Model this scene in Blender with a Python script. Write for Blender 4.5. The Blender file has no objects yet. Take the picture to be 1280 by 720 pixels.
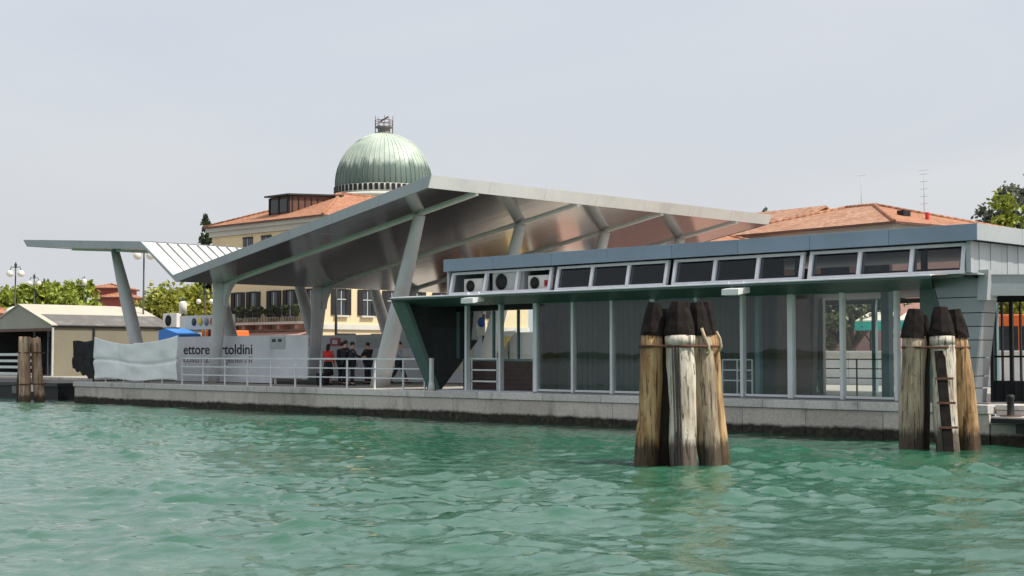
import bpy, bmesh, math, random
import numpy as np
from mathutils import Vector, Matrix, Euler
random.seed(7); RNG = np.random.default_rng(11)
SC = bpy.context.scene
COL = SC.collection
R = math.radians

# ------------------------------------------------------------------ camera, sky, sun, exposure
PITCH = math.atan(84 / 1820)
cd = bpy.data.cameras.new('camera'); cam = bpy.data.objects.new('camera', cd); COL.objects.link(cam)
cd.sensor_width = 36; cd.lens = 36 * 1820 / 1280; cd.clip_end = 6000; cd.clip_start = .3
cam.location = (0, -33.5, 2.18); cam.rotation_euler = (math.pi / 2 + PITCH, 0, R(45))
SC.camera = cam
SUN = Vector((.836 * .60, .40 * .60, .80)).normalized()      # towards the sun
el = math.asin(SUN.z); az = math.atan2(SUN.x, SUN.y)
w = bpy.data.worlds.new('World'); SC.world = w; w.use_nodes = True
nt = w.node_tree; bg = nt.nodes['Background']
sky = nt.nodes.new('ShaderNodeTexSky'); sky.sky_type = 'NISHITA'; sky.sun_disc = False
sky.sun_elevation = el; sky.sun_rotation = az; sky.dust_density = 6; sky.air_density = 1.2; sky.ozone_density = 1
mx = nt.nodes.new('ShaderNodeMix'); mx.data_type = 'RGBA'; mx.inputs['Factor'].default_value = .76
tcw = nt.nodes.new('ShaderNodeTexCoord'); mpw = nt.nodes.new('ShaderNodeMapping'); mpw.inputs['Scale'].default_value = (1.2, 1.2, 5.); nzw = nt.nodes.new('ShaderNodeTexNoise')
nzw.inputs['Scale'].default_value = 1.6; nzw.inputs['Detail'].default_value = 6; nzw.inputs['Distortion'].default_value = .8
rpw = nt.nodes.new('ShaderNodeValToRGB'); rpw.color_ramp.elements[0].position = .3; rpw.color_ramp.elements[1].position = .72
rpw.color_ramp.elements[0].color = (6.2, 6.55, 7.2, 1); rpw.color_ramp.elements[1].color = (7.0, 7.15, 7.45, 1)   # veil of thin high cloud
nt.links.new(tcw.outputs['Generated'], mpw.inputs[0]); nt.links.new(mpw.outputs[0], nzw.inputs[0]); nt.links.new(nzw.outputs[0], rpw.inputs[0]); nt.links.new(rpw.outputs[0], mx.inputs[7])
nt.links.new(sky.outputs[0], mx.inputs[6]); nt.links.new(mx.outputs[2], bg.inputs[0])
bg.inputs[1].default_value = .1
ld = bpy.data.lights.new('sun', 'SUN'); ld.energy = 3.6; ld.angle = R(1.2); ld.color = (1, .95, .86)
sun = bpy.data.objects.new('sun', ld); COL.objects.link(sun)
sun.rotation_euler = SUN.to_track_quat('Z', 'Y').to_euler(); sun.location = (0, 0, 60)
vs = SC.view_settings; vs.view_transform = 'Standard'; vs.look = 'None'; vs.exposure = 0.28; vs.gamma = 1
vs.use_curve_mapping = False

# ------------------------------------------------------------------ materials
MATS = {}
def nodes(name):
    m = bpy.data.materials.new(name); m.use_nodes = True
    t = m.node_tree; b = t.nodes['Principled BSDF']; return m, t, b
def ramp(t, fac, stops):
    r = t.nodes.new('ShaderNodeValToRGB'); cr = r.color_ramp
    while len(cr.elements) < len(stops): cr.elements.new(.5)
    for e, (p, c) in zip(cr.elements, stops): e.position = p; e.color = (*c, 1)
    t.links.new(fac, r.inputs[0]); return r.outputs[0]
def noise(t, scale, detail=4, stretch=(1, 1, 1), rough=.55, coord='Object', rot=(0, 0, 0)):
    tc = t.nodes.new('ShaderNodeTexCoord'); mp = t.nodes.new('ShaderNodeMapping'); n = t.nodes.new('ShaderNodeTexNoise')
    mp.inputs['Scale'].default_value = stretch; mp.inputs['Rotation'].default_value = rot
    n.inputs['Scale'].default_value = scale; n.inputs['Detail'].default_value = detail; n.inputs['Roughness'].default_value = rough
    t.links.new(tc.outputs[coord], mp.inputs[0]); t.links.new(mp.outputs[0], n.inputs[0]); return n.outputs[0]
def mixc(t, fac, a, b, mode='MIX'):
    m = t.nodes.new('ShaderNodeMix'); m.data_type = 'RGBA'; m.blend_type = mode
    for s, v in ((0, fac), (6, a), (7, b)):
        if isinstance(v, (int, float)): m.inputs[s].default_value = v
        elif isinstance(v, tuple): m.inputs[s].default_value = (*v, 1)
        else: t.links.new(v, m.inputs[s])
    return m.outputs[2]
def math_(t, op, a, b=0., clamp=False):
    m = t.nodes.new('ShaderNodeMath'); m.operation = op; m.use_clamp = clamp
    for i, v in enumerate((a, b)):
        if isinstance(v, (int, float)): m.inputs[i].default_value = v
        else: t.links.new(v, m.inputs[i])
    return m.outputs[0]
def bump(t, b, h, strength=.3, dist=.02):
    n = t.nodes.new('ShaderNodeBump'); n.inputs['Strength'].default_value = strength; n.inputs['Distance'].default_value = dist
    t.links.new(h, n.inputs['Height']); t.links.new(n.outputs[0], b.inputs['Normal'])
def posz(t):
    g = t.nodes.new('ShaderNodeNewGeometry'); s = t.nodes.new('ShaderNodeSeparateXYZ'); t.links.new(g.outputs['Position'], s.inputs[0]); return s.outputs[2]
def objrand(t):
    o = t.nodes.new('ShaderNodeObjectInfo'); return o.outputs['Random']
def M(name, col, rough=.55, metal=0., var=.14, scale=1.6, bmp=0., stretch=(1, 1, 1), each=.0, dirt=None, spec=.5):
    """plain procedural material: colour with two scales of wear, slight change from piece to piece"""
    if name in MATS: return MATS[name]
    m, t, b = nodes(name)
    n1 = noise(t, scale, 6, stretch); n2 = noise(t, scale * 9, 3, stretch)
    f = math_(t, 'ADD', math_(t, 'MULTIPLY', n1, .7), math_(t, 'MULTIPLY', n2, .3))
    lo = tuple(c * (1 - 1.8 * var) for c in col); hi = tuple(min(1, c * (1 + 1.8 * var)) for c in col)
    c = ramp(t, f, [(.30, lo), (.70, hi)])
    if each:
        k = math_(t, 'ADD', math_(t, 'MULTIPLY', objrand(t), 2 * each), 1 - each)
        cc = t.nodes.new('ShaderNodeCombineColor')
        for i in range(3): t.links.new(k, cc.inputs[i])
        c = mixc(t, 1., c, cc.outputs[0], 'MULTIPLY')
    if dirt:
        n3 = noise(t, dirt[1], 5, (1, 1, .25)); c = mixc(t, math_(t, 'MULTIPLY', ramp(t, n3, [(.52, (0, 0, 0)), (.72, (1, 1, 1))]), dirt[2]), c, dirt[0])
    t.links.new(c, b.inputs['Base Color']); b.inputs['Roughness'].default_value = rough; b.inputs['Metallic'].default_value = metal
    b.inputs['Specular IOR Level'].default_value = spec
    t.links.new(math_(t, 'ADD', math_(t, 'MULTIPLY', n2, .25), rough - .12, True), b.inputs['Roughness'])
    if bmp: bump(t, b, n2, bmp, .02)
    MATS[name] = m; return m

M('canopy_metal', (.37, .395, .405), .38, .35, .05, .5, each=.05, dirt=((.25, .27, .26), 1.2, .25))
M('canopy_white', (.70, .69, .65), .4, .2, .05, .6, dirt=((.4, .4, .38), 1., .3))
M('column_paint', (.62, .62, .61), .4, 0, .06, .8, dirt=((.3, .3, .27), 2., .25))
M('rib_paint', (.84, .81, .77), .45, 0., .05)
M('seam_metal', (.30, .31, .31), .5, .3, .08)
M('fascia_blue', (.235, .30, .38), .42, .15, .06, .7, each=.06)
M('end_grey', (.42, .45, .46), .45, .2, .05, .6, each=.05)
M('cladding', (.30, .33, .34), .38, .35, .07, .8, each=.08, dirt=((.17, .18, .18), 1.5, .3))
M('frame_green', (.085, .140, .120), .42, .1, .08, .6, each=.06)
M('mullion', (.70, .72, .72), .4, .1, .06)
M('white_frame', (.86, .86, .88), .4, 0, .05, dirt=((.45, .44, .42), 3., .3))
M('rail_white', (.72, .74, .74), .4, 0, .06, 3, dirt=((.4, .33, .25), 6., .3))
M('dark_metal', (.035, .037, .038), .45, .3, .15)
M('dark_panel', (.050, .058, .058), .8, 0, .12, each=.15)
M('dark_screen', (.046, .049, .047), .5, 0, .12, each=.12)
M('interior_grey', (.16, .18, .175), .6, 0, .1)
M('teal_post', (.14, .24, .25), .45, 0, .08)
M('floor_tile', (.20, .21, .21), .18, 0, .1, 2.)
M('threshold', (.55, .57, .60), .6, 0, .06)
M('black', (.012, .012, .013), .6, 0, .2)
M('tar', (.020, .0155, .0135), .9, 0, .4, 5, bmp=.9, spec=.15)
M('rust', (.12, .050, .026), .8, 0, .35, 9, bmp=.4)
M('rope_tan', (.46, .37, .25), .8, 0, .2, 12)
M('white_paint', (.78, .78, .76), .5, 0, .05)
M('cream_wall', (.78, .635, .40), .85, 0, .06, .25, dirt=((.50, .42, .28), .35, .35))
M('cream_grey', (.55, .55, .50), .8, 0, .06, .3)
M('stone_white', (.66, .63, .57), .8, 0, .08, .8, dirt=((.35, .33, .30), .6, .4))
M('shutter', (.012, .012, .012), .7, 0, .2, 3)
M('win_glass', (.035, .04, .045), .12, 0, .2, 1)
M('brown_metal', (.13, .065, .045), .6, .1, .12, 2)
M('dark_red', (.30, .075, .055), .8, 0, .12, .6)
M('pink_wall', (.50, .30, .25), .85, 0, .08, .4)
M('tan_fabric', (.225, .205, .145), .8, 0, .07, .6, dirt=((.25, .23, .16), 1., .4))
M('tent_roof', (.52, .46, .37), .75, 0, .05, .5, dirt=((.42, .39, .33), .8, .45))
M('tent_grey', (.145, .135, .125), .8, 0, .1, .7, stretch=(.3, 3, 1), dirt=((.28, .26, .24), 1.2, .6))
M('tent_gable', (.36, .35, .28), .8, 0, .06, .6)
M('net_black', (.018, .018, .017), .9, 0, .3, 6)
M('tarp_blue', (.04, .23, .68), .5, 0, .1, 2)
M('orange_paint', (.72, .15, .03), .3, 0, .06, 1)
M('orange_dull', (.42, .16, .075), .6, 0, .1, 1)
M('ochre', (.55, .40, .14), .6, 0, .1, 1)
M('yellow_paint', (.85, .62, .04), .5, 0, .06)
M('red_paint', (.55, .03, .035), .5, 0, .06)
M('blue_paint', (.03, .10, .42), .5, 0, .06)
M('teal_fabric', (.04, .50, .42), .7, 0, .08)
M('board_white', (.72, .68, .58), .6, 0, .04)
M('ac_white', (.84, .81, .75), .5, 0, .05, 2)
M('ac_grey', (.52, .53, .52), .5, 0, .06, 2)
M('globe', (.80, .76, .64), .25, 0, .05)
M('lamp_iron', (.045, .055, .05), .55, .2, .2)
M('bark', (.12, .085, .055), .9, 0, .3, 4, bmp=.5)
M('skin', (.52, .30, .21), .6, 0, .05, 4)
M('hair_dark', (.015, .011, .009), .6, 0, .3, 20)
M('cloth_red', (.62, .035, .03), .8, 0, .12, 6)
M('cloth_black', (.012, .012, .014), .85, 0, .3, 6)
M('cloth_navy', (.022, .026, .040), .85, 0, .2, 6)
M('cloth_grey', (.30, .33, .38), .85, 0, .12, 6)
M('cloth_beige', (.42, .36, .28), .85, 0, .12, 6)
M('cloth_jean', (.04, .06, .11), .85, 0, .2, 6)
M('hoarding', (.72, .73, .76), .6, 0, .05, .5, each=.03, dirt=((.40, .42, .45), .8, .3))
M('poster_grey', (.46, .50, .50), .6, 0, .05)
M('text_black', (.012, .012, .014), .6, 0, .1)
M('text_grey', (.27, .22, .23), .6, 0, .1)
M('brown_counter', (.085, .055, .045), .5, 0, .2, 3)
M('bin_dark', (.05, .05, .055), .5)
M('asphalt', (.07, .07, .072), .9, 0, .15, 1.2)

def mat_plaza():
    m, t, b = nodes('plaza_paving')
    n1 = noise(t, .25, 5); n2 = noise(t, 6, 4)
    c = ramp(t, n1, [(.3, (.36, .33, .29)), (.7, (.47, .44, .39))])
    c = mixc(t, .35, c, ramp(t, n2, [(.3, (.30, .28, .25)), (.7, (.52, .49, .44))]))
    br = t.nodes.new('ShaderNodeTexBrick'); tc = t.nodes.new('ShaderNodeTexCoord'); t.links.new(tc.outputs['Object'], br.inputs[0])
    br.inputs['Scale'].default_value = 1.; br.inputs['Mortar Size'].default_value = .008; br.inputs['Brick Width'].default_value = .9; br.inputs['Row Height'].default_value = .45
    br.inputs['Color1'].default_value = (1, 1, 1, 1); br.inputs['Color2'].default_value = (.86, .86, .86, 1); br.inputs['Mortar'].default_value = (.55, .55, .55, 1)
    c = mixc(t, 1., c, br.outputs[0], 'MULTIPLY')
    t.links.new(c, b.inputs['Base Color']); b.inputs['Roughness'].default_value = .8; MATS['plaza'] = m
mat_plaza()

def mat_quay(name, c0, c1, algae=True):
    m, t, b = nodes(name)
    n1 = noise(t, .9, 6); n2 = noise(t, 14, 4, rough=.7); n3 = noise(t, 2.2, 5, (1, 1, .35))
    c = ramp(t, n1, [(.3, c0), (.7, c1)])
    k = math_(t, 'ADD', math_(t, 'MULTIPLY', objrand(t), .50), .72)
    cc = t.nodes.new('ShaderNodeCombineColor'); [t.links.new(k, cc.inputs[i]) for i in range(3)]
    c = mixc(t, 1., c, cc.outputs[0], 'MULTIPLY')
    c = mixc(t, .5, c, ramp(t, n2, [(.25, tuple(x * .55 for x in c0)), (.65, c1)]))
    c = mixc(t, math_(t, 'MULTIPLY', ramp(t, n3, [(.56, (0, 0, 0)), (.70, (1, 1, 1))]), .45), c, (.17, .16, .145))
    if algae:
        z = math_(t, 'ADD', math_(t, 'ADD', posz(t), math_(t, 'MULTIPLY', noise(t, 4.0, 6, (1, 1, .6), .7), -.18)), math_(t, 'MULTIPLY', noise(t, .45, 3), -.16))
        a = ramp(t, z, [(.06, (1, 1, 1)), (.15, (0, 0, 0))])
        ac = ramp(t, noise(t, 7, 5), [(.35, (.010, .010, .008)), (.62, (.045, .040, .024)), (.8, (.13, .11, .07))])
        c = mixc(t, a, c, ac)
    t.links.new(c, b.inputs['Base Color']); b.inputs['Roughness'].default_value = .85
    bump(t, b, n2, .5, .015); MATS[name] = m
mat_quay('quay_face', (.53, .475, .415), (.70, .635, .555)); mat_quay('coping', (.60, .57, .53), (.75, .715, .67), False)
mat_quay('quay_right', (.30, .31, .27), (.42, .42, .36))

def mat_pile(name, stops, tarz=.42):
    m, t, b = nodes(name)
    g = noise(t, 2.2, 8, (5, 5, .35), .65); g2 = noise(t, 2.4, 5, (1.6, 1.6, .5)); g3 = noise(t, 16, 3, (1, 1, .6))
    c = ramp(t, math_(t, 'ADD', math_(t, 'MULTIPLY', g, .55), math_(t, 'MULTIPLY', g2, .45)), stops)
    crack = ramp(t, noise(t, 3.4, 6, (6, 6, .22), .7), [(.35, (1, 1, 1)), (.43, (0, 0, 0))])
    c = mixc(t, math_(t, 'MULTIPLY', crack, .92), c, (.030, .020, .014))
    spots = ramp(t, g3, [(.66, (0, 0, 0)), (.73, (1, 1, 1))]); c = mixc(t, math_(t, 'MULTIPLY', spots, .8), c, (.05, .035, .025))
    z = math_(t, 'ADD', posz(t), math_(t, 'MULTIPLY', noise(t, 3.5, 6, (2, 2, .4), .7), -.75))
    wet = ramp(t, math_(t, 'MULTIPLY', math_(t, 'ADD', z, .2), 1.), [(max(0, tarz - .24), (1, 1, 1)), (tarz - .05, (0, 0, 0))])
    c = mixc(t, math_(t, 'MULTIPLY', wet, .86), c, ramp(t, g2, [(.4, (.012, .010, .008)), (.7, (.07, .040, .022))]))
    t.links.new(c, b.inputs['Base Color']); b.inputs['Roughness'].default_value = .82
    bump(t, b, math_(t, 'ADD', g, math_(t, 'MULTIPLY', crack, -.9)), 1., .035); MATS[name] = m
mat_pile('pile_ochre', [(.34, (.11, .060, .028)), (.47, (.36, .205, .085)), (.60, (.58, .40, .21))])
mat_pile('pile_pale', [(.34, (.22, .155, .10)), (.45, (.52, .45, .35)), (.60, (.76, .70, .60))])
mat_pile('pile_grey', [(.34, (.12, .09, .06)), (.47, (.31, .245, .165)), (.60, (.50, .41, .29))])
mat_pile('pile_dark', [(.30, (.02, .017, .014)), (.5, (.05, .04, .03)), (.7, (.10, .08, .06))])
mat_pile('pile_red', [(.30, (.24, .13, .08)), (.48, (.50, .32, .21)), (.66, (.72, .58, .44))], .22)

def mat_water():
    m, t, b = nodes('lagoon_water')
    n = noise(t, .10, 4, coord='Object')
    c = ramp(t, n, [(.3, (.021, .100, .054)), (.7, (.036, .128, .078))])
    t.links.new(c, b.inputs['Base Color']); b.inputs['Roughness'].default_value = .03; b.inputs['IOR'].default_value = 1.48
    r1 = noise(t, 7.5, 5, (1, .45, 1), .65, rot=(0, 0, R(45))); r2 = noise(t, 1.9, 5, (1, .5, 1), .6, rot=(0, 0, R(45)))
    bump(t, b, math_(t, 'ADD', math_(t, 'MULTIPLY', r1, .62), r2), .42, .06)
    MATS['water'] = m
mat_water()

def mat_glass(name, tint, ior, extra=1.):
    m, t, b = nodes(name); t.nodes.remove(b); out = t.nodes['Material Output']
    tr = t.nodes.new('ShaderNodeBsdfTransparent'); tr.inputs[0].default_value = (*tint, 1)
    gl = t.nodes.new('ShaderNodeBsdfGlossy'); gl.inputs['Roughness'].default_value = .0; gl.inputs[0].default_value = (.95, .97, .98, 1)
    n = t.nodes.new('ShaderNodeBump'); n.inputs['Strength'].default_value = .05; n.inputs['Distance'].default_value = .02
    t.links.new(noise(t, .9, 2), n.inputs['Height']); t.links.new(n.outputs[0], gl.inputs['Normal'])
    fr = t.nodes.new('ShaderNodeFresnel'); gm = t.nodes.new('ShaderNodeNewGeometry')
    t.links.new(math_(t, 'SUBTRACT', ior, math_(t, 'MULTIPLY', gm.outputs['Backfacing'], ior - 1 / ior)), fr.inputs[0])
    ms = t.nodes.new('ShaderNodeMixShader'); t.links.new(math_(t, 'MULTIPLY', fr.outputs[0], extra, True), ms.inputs[0])
    t.links.new(tr.outputs[0], ms.inputs[1]); t.links.new(gl.outputs[0], ms.inputs[2]); t.links.new(ms.outputs[0], out.inputs[0]); MATS[name] = m
mat_glass('pane_glass', (.92, .955, .945), 1.5, .62)
mat_glass('smoke_glass', (.55, .58, .60), 1.5, .6)

def mat_soffit():
    m, t, b = nodes('soffit_metal')
    n = noise(t, .5, 4, (.3, 3, 1)); c = ramp(t, n, [(.3, (.56, .53, .49)), (.7, (.64, .61, .57))])
    t.links.new(c, b.inputs['Base Color']); b.inputs['Metallic'].default_value = 1.; b.inputs['Roughness'].default_value = .13
    bump(t, b, noise(t, .8, 2, (.25, 3, 1)), .06, .05); MATS['soffit'] = m
mat_soffit()

def mat_copper():
    m, t, b = nodes('copper_patina')
    z = posz(t)
    n = noise(t, .5, 6, (1, 1, .35)); c = ramp(t, n, [(.3, (.35, .43, .36)), (.5, (.47, .545, .46)), (.7, (.59, .645, .545))])
    st = noise(t, .62, 5, (2.2, 2.2, .12), .65)                         # dark run-off streaks at the foot of the dome
    low = ramp(t, math_(t, 'MULTIPLY', math_(t, 'ADD', math_(t, 'SUBTRACT', z, 25.3), math_(t, 'MULTIPLY', st, -4.2)), .25, False), [(.0, (1, 1, 1)), (.28, (0, 0, 0))])
    c = mixc(t, math_(t, 'MULTIPLY', low, .8), c, (.045, .085, .075))
    t.links.new(c, b.inputs['Base Color']); b.inputs['Roughness'].default_value = .6; b.inputs['Metallic'].default_value = .15; MATS['copper'] = m
mat_copper()

def mat_tiles(name, axis, cols):
    m, t, b = nodes(name)
    tc = t.nodes.new('ShaderNodeTexCoord'); wv = t.nodes.new('ShaderNodeTexWave'); wv.wave_type = 'BANDS'; wv.bands_direction = axis
    wv.inputs['Scale'].default_value = 1.1; wv.inputs['Distortion'].default_value = .6; wv.inputs['Detail'].default_value = 1
    t.links.new(tc.outputs['Object'], wv.inputs[0])
    n = noise(t, 3.5, 5); n2 = noise(t, .5, 4)
    c = ramp(t, math_(t, 'ADD', math_(t, 'MULTIPLY', n, .75), math_(t, 'MULTIPLY', n2, .25)), [(.32, cols[0]), (.5, cols[1]), (.68, cols[2])])
    c = mixc(t, math_(t, 'MULTIPLY', ramp(t, wv.outputs[1], [(.1, (1, 1, 1)), (.45, (0, 0, 0))]), .5), c, tuple(x * .45 for x in cols[0]))
    t.links.new(c, b.inputs['Base Color']); b.inputs['Roughness'].default_value = .85
    bump(t, b, math_(t, 'ADD', wv.outputs[1], n), .7, .06); MATS[name] = m
TC = ((.27, .115, .06), (.45, .195, .105), (.58, .32, .19))
mat_tiles('tile_x', 'X', TC); mat_tiles('tile_y', 'Y', TC)
TC2 = ((.24, .11, .065), (.47, .24, .145), (.63, .42, .29))
mat_tiles('tile2_x', 'X', TC2); mat_tiles('tile2_y', 'Y', TC)

def mat_leaf(name, a, bb, c3):
    m, t, b = nodes(name)
    g = t.nodes.new('ShaderNodeNewGeometry'); c = ramp(t, g.outputs['Random Per Island'], [(.0, a), (.55, bb), (1., c3)])
    t.links.new(c, b.inputs['Base Color']); b.inputs['Roughness'].default_value = .6
    tr = t.nodes.new('ShaderNodeBsdfTranslucent'); t.links.new(c, tr.inputs[0]); ms = t.nodes.new('ShaderNodeMixShader'); ms.inputs[0].default_value = .25
    t.links.new(b.outputs[0], ms.inputs[1]); t.links.new(tr.outputs[0], ms.inputs[2]); t.links.new(ms.outputs[0], t.nodes['Material Output'].inputs[0]); MATS[name] = m
mat_leaf('leaf_lime', (.12, .16, .02), (.27, .33, .035), (.42, .47, .07))
mat_leaf('leaf_yellow', (.11, .13, .018), (.29, .31, .035), (.48, .46, .08))
mat_leaf('leaf_dark', (.022, .040, .018), (.055, .085, .035), (.11, .14, .06))
mat_leaf('leaf_grey', (.045, .058, .035), (.11, .13, .085), (.21, .23, .17))
mat_leaf('leaf_olive', (.06, .075, .035), (.13, .15, .07), (.24, .25, .13))

# ------------------------------------------------------------------ builders
def tag(o, label=None, cat=None, group=None, kind=None):
    if label: o['label'] = label
    if cat: o['category'] = cat
    if group: o['group'] = group
    if kind: o['kind'] = kind
    return o
def thing(name, loc, label, cat, rz=0, group=None):
    o = bpy.data.objects.new(name, None); COL.objects.link(o); o.location = loc; o.rotation_euler = (0, 0, rz); o.empty_display_size = .3
    return tag(o, label, cat, group)
def wloc(o):
    v = Vector((0, 0, 0))
    while o is not None: v += o.location; o = o.parent
    return v
class MB:
    def __init__(s): s.v = []; s.f = []; s.mi = []; s.sm = []
    def add(s, vs, fs, mi=0, smooth=False):
        n = len(s.v); s.v += [tuple(p) for p in vs]
        for f in fs: s.f.append(tuple(i + n for i in f)); s.mi.append(mi); s.sm.append(smooth)
        return s
    def box(s, lo, hi, mi=0, T=None):
        x0, y0, z0 = lo; x1, y1, z1 = hi
        vs = [Vector(p) for p in ((x0, y0, z0), (x1, y0, z0), (x1, y1, z0), (x0, y1, z0), (x0, y0, z1), (x1, y0, z1), (x1, y1, z1), (x0, y1, z1))]
        if T: vs = [T @ v for v in vs]
        return s.add(vs, [(3, 2, 1, 0), (4, 5, 6, 7), (0, 1, 5, 4), (1, 2, 6, 5), (2, 3, 7, 6), (3, 0, 4, 7)], mi)
    def bar(s, a, b, wd, ht, upv=(0, 0, 1), mi=0):
        a = Vector(a); b = Vector(b); d = (b - a).normalized(); u = Vector(upv); sd = d.cross(u).normalized(); u = sd.cross(d).normalized()
        q = [(-1, -1), (1, -1), (1, 1), (-1, 1)]
        vs = [p + sd * (x * wd / 2) + u * (y * ht / 2) for p in (a, b) for x, y in q]
        return s.add(vs, [(0, 1, 2, 3), (7, 6, 5, 4), (1, 0, 4, 5), (2, 1, 5, 6), (3, 2, 6, 7), (0, 3, 7, 4)], mi)
    def prism(s, poly, off, mi=0):
        n = len(poly); a = [Vector(p) for p in poly]; o = Vector(off); b = [p + o for p in a]
        fs = [tuple(range(n - 1, -1, -1)), tuple(range(n, 2 * n))] + [(i, (i + 1) % n, n + (i + 1) % n, n + i) for i in range(n)]
        return s.add(a + b, fs, mi)
    def tube(s, pts, rads, n=10, mi=0, smooth=True, sq=1., wob=0.):
        pts = [Vector(p) for p in pts]; rings = []
        up = Vector((0, 0, 1))
        for i, p in enumerate(pts):
            d = (pts[min(i + 1, len(pts) - 1)] - pts[max(i - 1, 0)]).normalized()
            ref = Vector((0, 1, 0)) if abs(d.z) > .6 else up
            sd = d.cross(ref).normalized(); u2 = sd.cross(d).normalized()
            r = rads[i] if hasattr(rads, '__len__') else rads
            rings.append([p + (sd * math.cos(2 * math.pi * k / n) + u2 * math.sin(2 * math.pi * k / n) * sq) * r * (1 + random.uniform(-wob, wob)) for k in range(n)])
        vs = [v for rg in rings for v in rg]; m = len(pts)
        fs = [(i * n + k, i * n + (k + 1) % n, (i + 1) * n + (k + 1) % n, (i + 1) * n + k) for i in range(m - 1) for k in range(n)]
        s.add(vs, fs, mi, smooth); b = len(s.v) - len(vs)
        s.f += [tuple(b + k for k in range(n - 1, -1, -1)), tuple(b + (m - 1) * n + k for k in range(n))]; s.mi += [mi, mi]; s.sm += [False, False]
        return s
    def lathe(s, prof, c, n=24, mi=0, smooth=True):
        c = Vector(c); vs = [c + Vector((r * math.cos(2 * math.pi * k / n), r * math.sin(2 * math.pi * k / n), z)) for r, z in prof for k in range(n)]; m = len(prof)
        fs = [(i * n + k, i * n + (k + 1) % n, (i + 1) * n + (k + 1) % n, (i + 1) * n + k) for i in range(m - 1) for k in range(n)]
        return s.add(vs, fs, mi, smooth)
    def ball(s, c, r, n=12, mi=0, sq=(1, 1, 1)):
        c = Vector(c); m = n // 2 + 1; vs = []
        for i in range(m):
            a = -math.pi / 2 + math.pi * i / (m - 1)
            for k in range(n): vs.append(c + Vector((r * sq[0] * math.cos(a) * math.cos(2 * math.pi * k / n), r * sq[1] * math.cos(a) * math.sin(2 * math.pi * k / n), r * sq[2] * math.sin(a))))
        fs = [(i * n + k, i * n + (k + 1) % n, (i + 1) * n + (k + 1) % n, (i + 1) * n + k) for i in range(m - 1) for k in range(n)]
        return s.add(vs, fs, mi, True)
    def build(s, name, mat, parent=None, local=False, bev=0., label=None):
        me = bpy.data.meshes.new(name)
        off = Vector((0, 0, 0)) if (parent is None or local) else wloc(parent)
        me.from_pydata([tuple(Vector(p) - off) for p in s.v], [], s.f)
        for m_ in (mat if isinstance(mat, (list, tuple)) else [mat]): me.materials.append(MATS[m_])
        me.polygons.foreach_set('material_index', s.mi); me.polygons.foreach_set('use_smooth', s.sm); me.update()
        o = bpy.data.objects.new(name, me); COL.objects.link(o)
        if parent is not None: o.parent = parent
        if bev:
            b = o.modifiers.new('bevel', 'BEVEL'); b.width = bev; b.segments = 2; b.limit_method = 'ANGLE'
        if label: o['label'] = label
        return o
def boxp(name, mat, parent, lo, hi, bev=0., local=False): return MB().box(lo, hi).build(name, mat, parent, local, bev)
def copy_tree(o, parent=None, **kw):
    c = o.copy(); COL.objects.link(c); c.parent = parent
    for ch in [x for x in o.children]: copy_tree(ch, c)
    for k, v in kw.items(): c[k] = v
    return c
def text(name, s, size, loc, rot, mat, parent, ext=.004, width=None):
    cu = bpy.data.curves.new(name, 'FONT'); cu.body = s; cu.size = size; cu.extrude = ext; cu.offset = size * .012
    o = bpy.data.objects.new(name, cu); COL.objects.link(o)
    bpy.context.view_layer.update(); dg = bpy.context.evaluated_depsgraph_get()
    me = bpy.data.meshes.new_from_object(o.evaluated_get(dg)); bpy.data.objects.remove(o); me.materials.clear(); me.materials.append(MATS[mat])
    if width:
        xs = [v.co.x for v in me.vertices]; k = width / (max(xs) - min(xs))
        for v in me.vertices: v.co.x *= k
    r = bpy.data.objects.new(name, me); COL.objects.link(r); r.parent = parent; r.location = Vector(loc) - (wloc(parent) if parent else Vector()); r.rotation_euler = rot
    return r
def hash01(i): return (math.sin(i * 12.9898) * 43758.5453) % 1

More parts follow.
